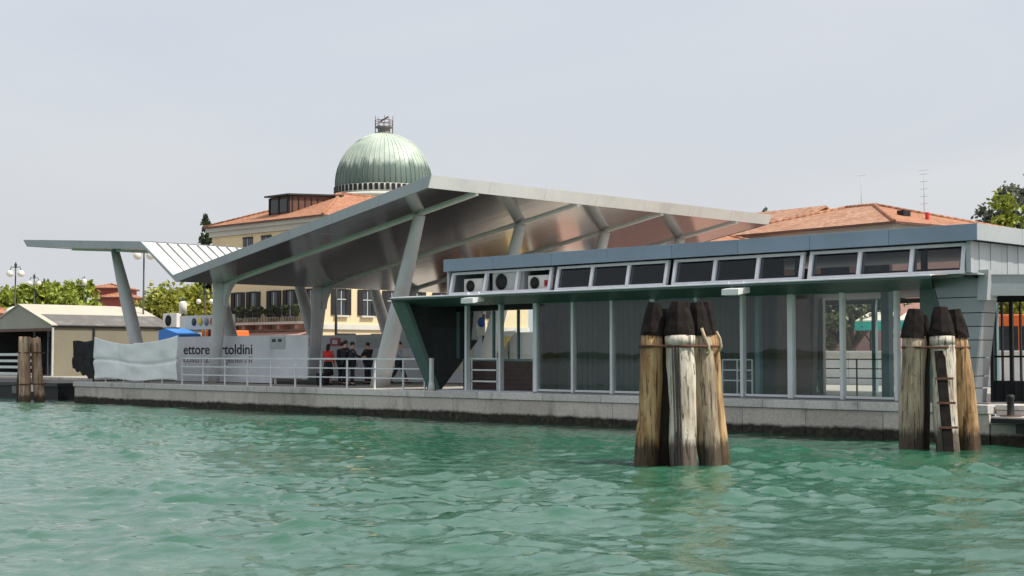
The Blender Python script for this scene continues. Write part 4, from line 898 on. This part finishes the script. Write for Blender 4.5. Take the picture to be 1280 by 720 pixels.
for k in range(3): o = boxp('window', 'win_glass', q, (-5 + 2.4 * k, -.04, 2.4), (-4 + 2.4 * k, -.003, 3.8), 0, True); boxp('sill', 'stone_white', o, (-5.1 + 2.4 * k, -.1, 2.25), (-3.9 + 2.4 * k, -.004, 2.38), 0, True)

# ================================================================== STREET THINGS BEHIND
def bus(loc, rz, label):
    o = thing('city_bus', loc, label, 'bus', rz)
    L, Wd, H_ = 11.5, 2.5, 2.95
    MB().prism([(-L / 2, -Wd / 2, .35), (L / 2, -Wd / 2, .35), (L / 2 + .1, -Wd / 2, 1.2), (L / 2 - .1, -Wd / 2, H_), (-L / 2 + .08, -Wd / 2, H_), (-L / 2, -Wd / 2, 1.2)], (0, Wd, 0)).build('body', 'orange_paint', o, True, .08)
    for s in (-1, 1):
        for k in range(7): boxp('side_window', 'win_glass', o, (-5.2 + 1.5 * k, s * Wd / 2 - .012, 1.35), (-5.2 + 1.5 * k + 1.36, s * Wd / 2 + .014, 2.45), 0, True)
        for xx in (-3.4, 3.4):
            wh = MB(); wh.lathe([(0, -.14), (.46, -.14), (.48, 0), (.46, .14), (0, .14)], (0, 0, 0), 18); ww = wh.build('wheel', 'black', o, True); ww.rotation_euler = (R(90), 0, 0); ww.location = (xx, s * (Wd / 2 - .1), .48)
        boxp('skirt_stripe', 'white_paint', o, (-L / 2 + .1, s * Wd / 2 - .01, .95), (L / 2 - .1, s * Wd / 2 + .008, 1.15), 0, True)
    for e in (-1, 1): boxp('windscreen', 'win_glass', o, (e * (L / 2 - .02) - .07, -1.1, 1.35), (e * (L / 2 - .02) + .07, 1.1, 2.5), 0, True); boxp('bumper', 'dark_metal', o, (e * L / 2 - .1, -1.2, .3), (e * (L / 2) + .12, 1.2, .55), 0, True)
    for e in (-.85, .85): boxp('headlight', 'white_paint', o, (L / 2 + .04, e - .15, .7), (L / 2 + .12, e + .15, .9), 0, True)
    return o
bus((-26.2, 26.6, DECK), R(8), 'orange city bus seen through the gate at the right edge')
bus((-90.5, 24.0, DECK), R(2), 'orange city bus peeking over the hoarding below the villa balcony')
def kiosk(loc, mt, label):  # unseen kiosks, added so the canopy soffit mirrors their colours
    o = thing('added_kiosk', loc, label, 'kiosk'); boxp('body', mt, o, (-1.1, -.8, .1), (1.1, .8, 2.2), .03, True); boxp('roof', 'board_white', o, (-1.3, -1.0, 2.21), (1.3, 1.0, 2.36), .03, True); boxp('base', 'dark_metal', o, (-1.05, -.75, 0), (1.05, .75, .1), 0, True)
    boxp('hatch', 'win_glass', o, (-.8, -.83, 1.05), (.8, -.803, 1.9), 0, True); boxp('shelf', 'ac_grey', o, (-.85, -1.05, .95), (.85, -.81, 1.0), 0, True)
kiosk((-58.2, 21.4, DECK), 'orange_dull', 'dull orange kiosk added out of view to colour the canopy underside reflection'); kiosk((-53.4, 24.4, DECK), 'pink_wall', 'brick-pink kiosk added out of view to colour the canopy underside reflection'); kiosk((-55.9, 22.9, DECK), 'ochre', 'ochre kiosk added out of view to colour the canopy underside reflection')
lw = thing('low_wall', (-30, 20, DECK), 'sunlit white low street wall behind the glazed hall', 'wall')
for k in range(16): boxp('panel', 'white_paint', lw, (-44 + 2.2 * k, 19.4 - .02 * k, DECK), (-44 + 2.2 * k + 2.17, 19.7 - .02 * k, 2.28), .01)
boxp('coping', 'white_paint', lw, (-44.1, 19.0, 2.285), (-8.8, 19.72, 2.36))
for i, (xx, yy) in enumerate(((-39.6, 24.3), (-35.0, 24.3), (-33.0, 24.3))):
    a_ = thing('awning', (xx, yy, 3.2), ('teal shop awning seen through the left clear pane', 'teal shop awning seen through the middle clear pane', 'teal shop awning seen just left of the right piles')[i], 'awning')
    hw = .75
    MB().prism([(xx - hw, yy + 1.2, 4.15), (xx - hw, yy, 3.75), (xx - hw, yy, 3.68), (xx - hw, yy + 1.2, 4.07)], (2 * hw, 0, 0)).build('canvas', 'board_white', a_); boxp('valance', 'teal_fabric', a_, (xx - hw, yy - .05, 3.30), (xx + hw, yy - .01, 3.68))
    for q in (-.7, .7): MB().bar((xx + q, yy, 3.66), (xx + q, yy + 1.2, 2.8), .05, .05).build('arm', 'dark_metal', a_); boxp('pole', 'dark_metal', a_, (xx + q - .03, yy + 1.18, DECK), (xx + q + .03, yy + 1.24, 4.05))
sb = thing('icon_board', (-69.6, 12, 4), 'cream sign board with a row of round coloured icons above the hoarding', 'sign')
by = 12.0
boxp('board', 'board_white', sb, (-72.4, by, 3.62), (-66.9, by + .06, 4.42))
for k, mt in enumerate(('lamp_iron', 'yellow_paint', 'cloth_grey', 'red_paint', 'white_frame', 'yellow_paint')):
    o = MB().lathe([(0, 0), (.22, 0), (.22, .02), (0, .02)], (0, 0, 0), 18).build('icon', mt, sb, True); o.rotation_euler = (R(90), 0, 0); o.location = Vector((-70.9 + .62 * k, by - .022, 4.05)) - sb.location
for xx in (-72.2, -69.6, -67.2): boxp('post', 'dark_metal', sb, (xx, by + .07, DECK), (xx + .1, by + .17, 4.5))
tb = thing('blue_tarpaulin', (-71.4, 11.1, DECK), 'bright blue tarpaulin over a stall right of the tent', 'tarpaulin')
MB().prism([(-72.0, 10.4, 2.7), (-72.0, 10.4, 3.55), (-71.4, 10.4, 3.68), (-69.9, 10.4, 3.35), (-69.9, 10.4, 2.7)], (0, 1.4, 0)).build('canvas', 'tarp_blue', tb)
for xx in (-71.9, -70.0):
    for yy in (10.5, 11.7): boxp('pole', 'ac_grey', tb, (xx - .03, yy - .03, DECK), (xx + .03, yy + .03, 2.7))
ac_unit((-75.1, 13.0, 3.80), 1.5, .85, 'ac_white', 'white cooling unit standing behind the tent roof under the trees', fan=.42)
k_ = thing('kiosk', (-75.1, 13.5, DECK), 'low grey kiosk hidden under the white cooling unit behind the tent', 'kiosk'); boxp('wall', 'ac_grey', k_, (-76.3, 12.9, DECK), (-74.0, 14.5, 3.65)); boxp('roof', 'dark_metal', k_, (-76.4, 12.8, 3.66), (-73.9, 14.6, 3.735))

def at(px, py, dpt):
    lat = (px - 640) / 1820 * dpt; return Vector(((-dpt + lat) * S2, -33.5 + (dpt + lat) * S2, 2.18 + (444 - py) / 1820 * dpt))
def lamp(px, ptop, dpt, label, arms=2, r=.26):
    p = at(px, ptop, dpt); o = thing('street_lamp', (p.x, p.y, DECK), label, 'street lamp', R(45), 'lamp posts along the waterfront'); H_ = p.z - DECK
    MB().tube([(0, 0, 0), (0, 0, .6), (0, 0, .62), (0, 0, H_ - .1)], [.12, .11, .07, .05], 8).build('post', 'lamp_iron', o, True)
    MB().lathe([(0, .25), (.12, 0), (.05, -.25), (0, -.25)], (0, 0, H_), 8).build('finial', 'lamp_iron', o, True)
    for s in ((-1, 1) if arms == 2 else (0,)):
        if s: MB().tube([(0, 0, H_ - .2), (s * .32, 0, H_ - .15), (s * .42, 0, H_ - .4)], .035, 6).build('arm', 'lamp_iron', o, True); MB().ball((s * .42, 0, H_ - .68), r, 14).build('globe', 'globe', o, True)
        else: MB().tube([(0, 0, H_ - .75), (0, 0, H_ - .15), (0, 0, H_ - .02)], [r, r * 1.1, r * .5], 14).build('globe', 'globe', o, True)
lamp(18.5, 331, 112, 'tall twin-globe street lamp at the far left above the tent', r=.27); lamp(42, 345, 135, 'middle twin-globe street lamp of the three over the left trees', r=.24); lamp(54.5, 350, 160, 'small farthest twin-globe street lamp over the left trees', r=.22)
lamp(179, 306, 92, 'tall green-grey lamp post with globes under the canopy wing', r=.27); lamp(228.5, 376, 84, 'single white cylinder lamp in front of the yellow-green tree', 1, .22); lamp(104.5, 348, 150, 'slim lamp post right of the leftmost trees', 1, .22)
lamp(256, 364, 96, 'small white twin lamp right of the yellow-green tree', r=.17)
p = at(420, 300, 88); o = thing('flag_pole', (p.x, p.y, DECK), 'thin dark pole standing before the villa side wall', 'pole'); MB().tube([(0, 0, 0), (0, 0, 7.6)], [.10, .06], 8).build('shaft', 'lamp_iron', o, True); MB().lathe([(0, 0), (.2, 0), (.2, .1), (0, .12)], (0, 0, 0), 10).build('foot', 'lamp_iron', o, True)

# ================================================================== TREES
def tree(base, h, blobs, n, leaf, mat, label, name='tree', trunk_r=.25, group=None, seed=0):
    g_ = np.random.default_rng(seed); o = thing(name, base, label, 'tree', group=group)
    tb_ = MB(); top = h * .62
    tb_.tube([(0, 0, 0), (.05, .03, h * .2), (-.04, .05, h * .42), (0, 0, top)], [trunk_r * 1.25, trunk_r, trunk_r * .75, trunk_r * .3], 8)
    for (bx, by_, bz, rx, rz) in blobs: tb_.tube([(0, 0, h * .30), (bx * .5, by_ * .5, h * .30 + (bz - h * .30) * .6), (bx, by_, bz)], [trunk_r * .5, trunk_r * .3, trunk_r * .1], 5)
    tb_.build('trunk', 'bark', o, True)
    wts = np.array([b[3] ** 2 * b[4] for b in blobs]); wts = wts / wts.sum(); ci = g_.choice(len(blobs), n, p=wts); Bm = np.array(blobs)[ci]
    d = g_.normal(size=(n, 3)); d /= np.linalg.norm(d, axis=1)[:, None]; rad = g_.random(n) ** .42 * (1 + .14 * g_.normal(size=n))
    # clump the leaves: pull them towards random twig centres
    P_ = Bm[:, :3] + d * rad[:, None] * np.stack([Bm[:, 3], Bm[:, 3], Bm[:, 4]], 1)
    nc = max(20, n // 55); cc = P_[g_.choice(n, nc)]; near = np.argmin(((P_[:, None, :] - cc[None, :, :]) ** 2).sum(-1), 1) if n * nc < 3e6 else g_.integers(0, nc, n)
    P_ = P_ * .62 + cc[near] * .38
    a = g_.normal(size=(n, 3)); a /= np.linalg.norm(a, axis=1)[:, None]; b = np.cross(a, g_.normal(size=(n, 3))); b /= np.linalg.norm(b, axis=1)[:, None]
    s_ = leaf * (.6 + .8 * g_.random(n))[:, None]; V_ = np.stack([P_ - a * s_, P_ - b * s_ * .55, P_ + a * s_, P_ + b * s_ * .55], 1).reshape(-1, 3)
    me = bpy.data.meshes.new('crown'); me.from_pydata(V_.tolist(), [], np.arange(4 * n).reshape(n, 4).tolist()); me.materials.append(MATS[mat])
    c = bpy.data.objects.new('crown', me); COL.objects.link(c); c.parent = o
    return o
def blobs(h, r, n, seed, z0=.55):
    g_ = np.random.default_rng(seed); out = [(0, 0, h * .74, r * .62, h * .24)]
    for i in range(n): t = 2 * math.pi * i / n + g_.random(); q = r * (.45 + .3 * g_.random()); out.append((q * math.cos(t), q * math.sin(t), h * (z0 + .36 * g_.random()), r * (.34 + .2 * g_.random()), h * (.12 + .08 * g_.random())))
    return out
def tree_px(px, ptop, dpt, r, n, leaf, mat, label, seed, nb=9, z0=.5, **k):
    p = at(px, ptop, dpt); h = p.z - DECK; return tree((p.x, p.y, DECK), h, blobs(h, r, nb, seed, z0), n, leaf, mat, label, seed=seed, **k)
GL = 'lime-green trees on the left shore'
tree_px(20, 362, 150, 4.2, 5000, .34, 'leaf_dark', 'dark green tree at the left picture edge', 1, group=GL)
tree_px(34, 351, 150, 3.9, 10000, .25, 'leaf_lime', 'lime-green tree behind the second street lamp at left', 2, group=GL)
tree_px(58, 352, 155, 3.9, 10000, .25, 'leaf_lime', 'lime-green tree in the middle of the left row', 3, group=GL)
tree_px(84, 349, 158, 3.4, 10000, .25, 'leaf_lime', 'tallest lime-green tree at the right of the left row', 4, group=GL)
tree_px(116, 374, 150, 2.4, 4500, .34, 'leaf_lime', 'low lime-green tree below the red houses', 5, group=GL)
tree_px(206, 342, 102, 2.75, 14000, .17, 'leaf_yellow', 'bushy yellow-green tree left of the canopy fold', 6, 11, .42)
tree_px(237, 346, 104, 2.5, 14000, .17, 'leaf_yellow', 'bushy yellow-green tree under the canopy fold beside the villa', 7, 11, .42)
tree_px(1262, 226, 118, 3.0, 6500, .20, 'leaf_grey', 'tall dark tree against the sky at the far right', 8, 9, .60)
tree_px(1282, 262, 95, 2.0, 2600, .22, 'leaf_lime', 'small lime tree at the far right edge above the roof', 9, 7, .60)
tree_px(1063, 345, 68, 2.6, 5200, .16, 'leaf_olive', 'olive-green street tree seen through the clear panes', 10, 9, .5)
tree_px(1000, 372, 69, 1.9, 3000, .16, 'leaf_olive', 'small olive street tree seen beside the inner pier', 12, 8, .5)
tree_px(1262, 350, 72, 2.4, 4200, .16, 'leaf_yellow', 'leafy green tree behind the bus at the right', 13, 8, .5)
tree_px(962, 268, 180, 3.0, 1600, .35, 'leaf_dark', 'distant dark treetop between the canopy tip and tiled roof', 14, 6, .6)
def cypress(px, ptop, dpt, r, label, seed):
    p = at(px, ptop, dpt); h = p.z - DECK; bl = [(0, 0, h * z, r * (1 - max(0, (z - .25) / .75) ** 1.6) + .32, h * .09) for z in (.2, .3, .4, .5, .6, .7, .78, .86, .93, .97)]
    tree((p.x, p.y, DECK), h, bl, 9000, .24, 'leaf_dark', label, 'cypress_tree', .2, seed=seed)
cypress(257, 272, 140, 1.15, 'slim dark cypress beside the left corner of the villa', 21)

# ================================================================== PEOPLE
def skin_mesh(verts, edges, rad, root=0, sub=2):
    me = bpy.data.meshes.new('skin'); me.from_pydata(verts, edges, []); o = bpy.data.objects.new('skin', me); COL.objects.link(o)
    md = o.modifiers.new('Skin', 'SKIN'); md.use_smooth_shade = True
    if not me.skin_vertices: return None
    for i, r_ in enumerate(rad):
        me.skin_vertices[0].data[i].radius = (r_ if isinstance(r_, tuple) else (r_, r_)); me.skin_vertices[0].data[i].use_root = (i == root)
    sb_ = o.modifiers.new('Sub', 'SUBSURF'); sb_.levels = sub; sb_.render_levels = sub
    bpy.context.view_layer.update(); dg = bpy.context.evaluated_depsgraph_get(); out = bpy.data.meshes.new_from_object(o.evaluated_get(dg)); bpy.data.objects.remove(o); return out
def person(loc, rz, label, top, low, h=1.72, walk=0., armL=(0, 0), armR=(0, 0), skirt=False, hair='hair_dark', longhair=False, shoes='cloth_black', lean=0.):
    """local +x is the facing direction; armX = (upper arm swing forward, elbow bend) in radians"""
    o = thing('person', loc, label, 'person', rz); k = h / 1.72
    P = lambda x, y, z: (x * k, y * k, z * k)
    hip_z, kn, an = .90, .49, .08
    def leg(s, sw):
        hx = .0; kx = math.sin(sw) * .41 + .02; kz = hip_z - math.cos(sw) * .41; b = max(0, -sw) * .5
        ax = kx + math.sin(sw - b - .05) * .41; az_ = max(.085, kz - math.cos(sw - b) * .41); return [(hx, s * .09, hip_z), (kx, s * .095, kz), (ax, s * .10, az_), (ax + .13, s * .11, .035 if az_ < .12 else az_ - .04)]
    def arm(s, q):
        a, e = q; sh = (lean + .0, s * .185, 1.40); el_ = (sh[0] + math.sin(a) * .28, s * .235, 1.40 - math.cos(a) * .28); b = a + e
        wr = (el_[0] + math.sin(b) * .25, s * (.235 - .05 * min(1, e)), el_[2] - math.cos(b) * .25); hd = (wr[0] + math.sin(b + .15) * .08, wr[1], wr[2] - math.cos(b + .15) * .08); return sh, el_, wr, hd, b
    L, Rr = leg(1, walk), leg(-1, -walk); aL, aR = arm(1, armL), arm(-1, armR)
    vs = [(0, 0, .95), (lean * .5, 0, 1.15), (lean, 0, 1.36), (lean + .01, 0, 1.47), (lean + .025, 0, 1.54), (lean + .035, 0, 1.62), (lean + .03, 0, 1.685)]; ra = [(.13, .155), (.105, .135), (.10, .165), (.052, .055), (.072, .07), (.088, .078), (.06, .055)]
    ed = [(i, i + 1) for i in range(6)]
    for lg in (L, Rr):
        n = len(vs); vs += lg; ra += [.085, .06, .042, .035]; ed += [(0, n), (n, n + 1), (n + 1, n + 2), (n + 2, n + 3)]
    for a_ in (aL, aR):
        n = len(vs); vs += [a_[0], a_[1], a_[2], a_[3]]; ra += [.055, .042, .030, (.040, .018)]; ed += [(2, n), (n, n + 1), (n + 1, n + 2), (n + 2, n + 3)]
    me = skin_mesh([P(*v) for v in vs], ed, [tuple(q * k for q in r_) if isinstance(r_, tuple) else r_ * k for r_ in ra])
    # fingers, nose, ears and eyes grown onto the same body mesh
    fb = MB()
    for s, a_ in ((1, aL), (-1, aR)):
        hd, b = Vector(a_[3]), a_[4]; f = Vector((math.sin(b + .2), 0, -math.cos(b + .2))); sd = Vector((math.cos(b + .2), 0, math.sin(b + .2)))
        for q, (of, ln) in enumerate(((-.03, .060), (-.010, .075), (.010, .070), (.028, .052))):
            p0 = hd + sd * of; p1 = p0 + f * ln * .6; p2 = p1 + (f * .8 + Vector((0, -s * .5, 0))) * ln * .5; fb.tube([p0 * k, p1 * k, p2 * k], [.010 * k, .009 * k, .007 * k], 6)
        p0 = hd - f * .03 + sd * .03; fb.tube([p0 * k, (p0 + sd * .03 + f * .03) * k, (p0 + sd * .035 + f * .065) * k], [.012 * k, .010 * k, .008 * k], 6)
    hx = lean + .035
    fb.add([P(hx + .085, -.014, 1.60), P(hx + .085, .014, 1.60), P(hx + .112, 0, 1.598), P(hx + .084, 0, 1.645)], [(0, 1, 2), (1, 3, 2), (3, 0, 2)], 0, True)
    for s in (-1, 1): fb.ball(P(hx - .005, s * .082, 1.615), .024 * k, 8, 0, (.6, .4, 1.1)); fb.ball(P(hx + .080, s * .030, 1.638), .011 * k, 8, 1)
    fb.bar(P(hx + .088, -.022, 1.572), P(hx + .088, .022, 1.572), .008 * k, .008 * k, mi=2)
    bm = bmesh.new()
    if me: bm.from_mesh(me)
    t_ = bpy.data.meshes.new('t'); t_.from_pydata(fb.v, [], fb.f); t_.polygons.foreach_set('material_index', fb.mi); t_.polygons.foreach_set('use_smooth', [True] * len(fb.f)); bm.from_mesh(t_)
    body = bpy.data.meshes.new('body'); bm.to_mesh(body); bm.free(); body.materials.clear()
    for q in ('skin', 'hair_dark', 'red_paint'): body.materials.append(MATS[q])
    bo_ = bpy.data.objects.new('body', body); COL.objects.link(bo_); bo_.parent = o
    # clothing: the same skeleton, a little thicker
    def garment(nm, vv, ee, rr_, mat):
        m_ = skin_mesh([P(*v) for v in vv], ee, [tuple(q * k for q in r_) if isinstance(r_, tuple) else r_ * k for r_ in rr_]); m_.materials.clear(); m_.materials.append(MATS[mat]); g_ = bpy.data.objects.new(nm, m_); COL.objects.link(g_); g_.parent = o
    tv = [(0, 0, .92), (lean * .5, 0, 1.15), (lean, 0, 1.36), (lean, 0, 1.455)]; te = [(0, 1), (1, 2), (2, 3)]; tr2 = [(.150, .178), (.130, .162), (.122, .190), (.075, .085)]
    for a_ in (aL, aR): n = len(tv); w_ = [a_[1][i] + (a_[2][i] - a_[1][i]) * .85 for i in range(3)]; tv += [a_[0], a_[1], tuple(w_)]; tr2 += [.074, .060, .048]; te += [(2, n), (n, n + 1), (n + 1, n + 2)]
    garment('jacket', tv, te, tr2, top)
    if skirt:
        MB().tube([P(0, 0, 1.0), P(0, 0, .85), P(.01, 0, .62), P(.02, 0, .42)], [.155 * k, .19 * k, .21 * k, .23 * k], 18).build('skirt', low, o, True)
    else:
        lv = [(0, 0, .94)]; le = []; lr = [(.140, .165)]
        for lg in (L, Rr): n = len(lv); lv += [lg[0], lg[1], (lg[2][0], lg[2][1], lg[2][2] + .02)]; lr += [.104, .078, .064]; le += [(0, n), (n, n + 1), (n + 1, n + 2)]
        garment('trousers', lv, le, lr, low)
    for lg in (L, Rr):
        a_, f_ = Vector(lg[2]), Vector(lg[3]); MB().tube([(a_ + Vector((-.06, 0, -.045))) * k, (a_ + Vector((.0, 0, -.03))) * k, (f_ + Vector((-.02, 0, 0))) * k, (f_ + Vector((.03, 0, 0))) * k], [.03 * k, .046 * k, .044 * k, .022 * k], 10, sq=.85).build('shoe', shoes, o, True)
    hm = MB(); n = 14
    for i in range(6): pass
    hm.ball(P(hx - .016, 0, 1.655), .100 * k, 14, 0, (1.0, .88, .92))
    if longhair: hm.tube([P(hx - .05, 0, 1.66), P(hx - .075, 0, 1.54), P(hx - .07, 0, 1.42)], [.085 * k, .085 * k, .05 * k], 10)
    hm.build('hair', hair, o, True)
    return o
person((-47.29, 3.2, DECK), R(115), 'person in a red top and dark skirt standing with back turned at the railing', 'cloth_red', 'cloth_black', 1.66, armL=(.35, .9), armR=(.1, .2), skirt=True, longhair=True)
person((-47.3, 3.9, DECK), R(100), 'person in a black jacket behind the red top, head just above it', 'cloth_black', 'cloth_navy', 1.74, armL=(.2, 1.1), armR=(.1, .3))
person((-46.2, 3.2, DECK), R(80), 'broad person in a black jacket in the middle of the waiting group', 'cloth_black', 'cloth_black', 1.80, armL=(.1, .3), armR=(.25, .8))
person((-45.75, 3.2, DECK), R(60), 'person in a dark coat at the right shoulder of the broad one', 'cloth_navy', 'cloth_black', 1.74, armL=(.1, .4), armR=(.6, .8))
person((-47.3, 5.3, DECK), R(190), 'person in a black jacket facing left apart from the group', 'cloth_black', 'cloth_navy', 1.74, armL=(.5, .9), armR=(.3, .9))
person((-45.2, 5.2, DECK), R(35), 'person in a grey shirt walking behind the leaning column', 'cloth_grey', 'cloth_navy', 1.76, walk=.38, armL=(-.3, .5), armR=(.45, 1.0))
sc2 = thing('luggage', (-47.0, 2.7, DECK), 'black wheeled bag beside the person in the red top', 'bag'); boxp('case', 'cloth_black', sc2, (-.28, -.14, .06), (.28, .14, .50), .04, True); MB().bar((-.15, 0, .5), (-.15, 0, .85), .02, .02, (0, 1, 0)).build('handle', 'dark_metal', sc2, True)
for s in (-.2, .2): boxp('wheel', 'black', sc2, (s - .03, -.12, 0), (s + .03, -.04, .06), 0, True)

# signs and people's corner seen through the porch
sg = thing('round_sign', (-44.6, 8.2, 2.9), 'round blue pictogram sign on a cream board seen through the porch', 'sign')
boxp('board', 'board_white', sg, (-44.6, 8.62, 3.0), (-43.75, 8.68, 3.5)); boxp('post', 'dark_metal', sg, (-43.95, 8.69, DECK), (-43.87, 8.77, 3.9))
o = MB().lathe([(0, 0), (.21, 0), (.21, .02), (0, .02)], (0, 0, 0), 20).build('disc', 'blue_paint', sg, True); o.rotation_euler = (R(90), 0, 0); o.location = Vector((-43.9, 8.6, 3.56)) - sg.location
ys = thing('yellow_sign', (-42.8, 8.6, 2.6), 'yellow and white slanted sign seen through the porch', 'sign')
MB().prism([(-43.45, 8.6, 2.40), (-42.6, 8.6, 2.46), (-42.15, 8.6, 2.95), (-43.2, 8.6, 2.95)], (0, .05, 0)).build('panel', 'yellow_paint', ys); MB().prism([(-43.1, 8.6, 2.96), (-42.15, 8.6, 2.96), (-41.9, 8.6, 3.18), (-43.0, 8.6, 3.14)], (0, .05, 0)).build('panel', 'white_paint', ys)
for xx in (-43.0, -42.4): boxp('post', 'dark_metal', ys, (xx, 8.66, DECK), (xx + .05, 8.71, 3.1))
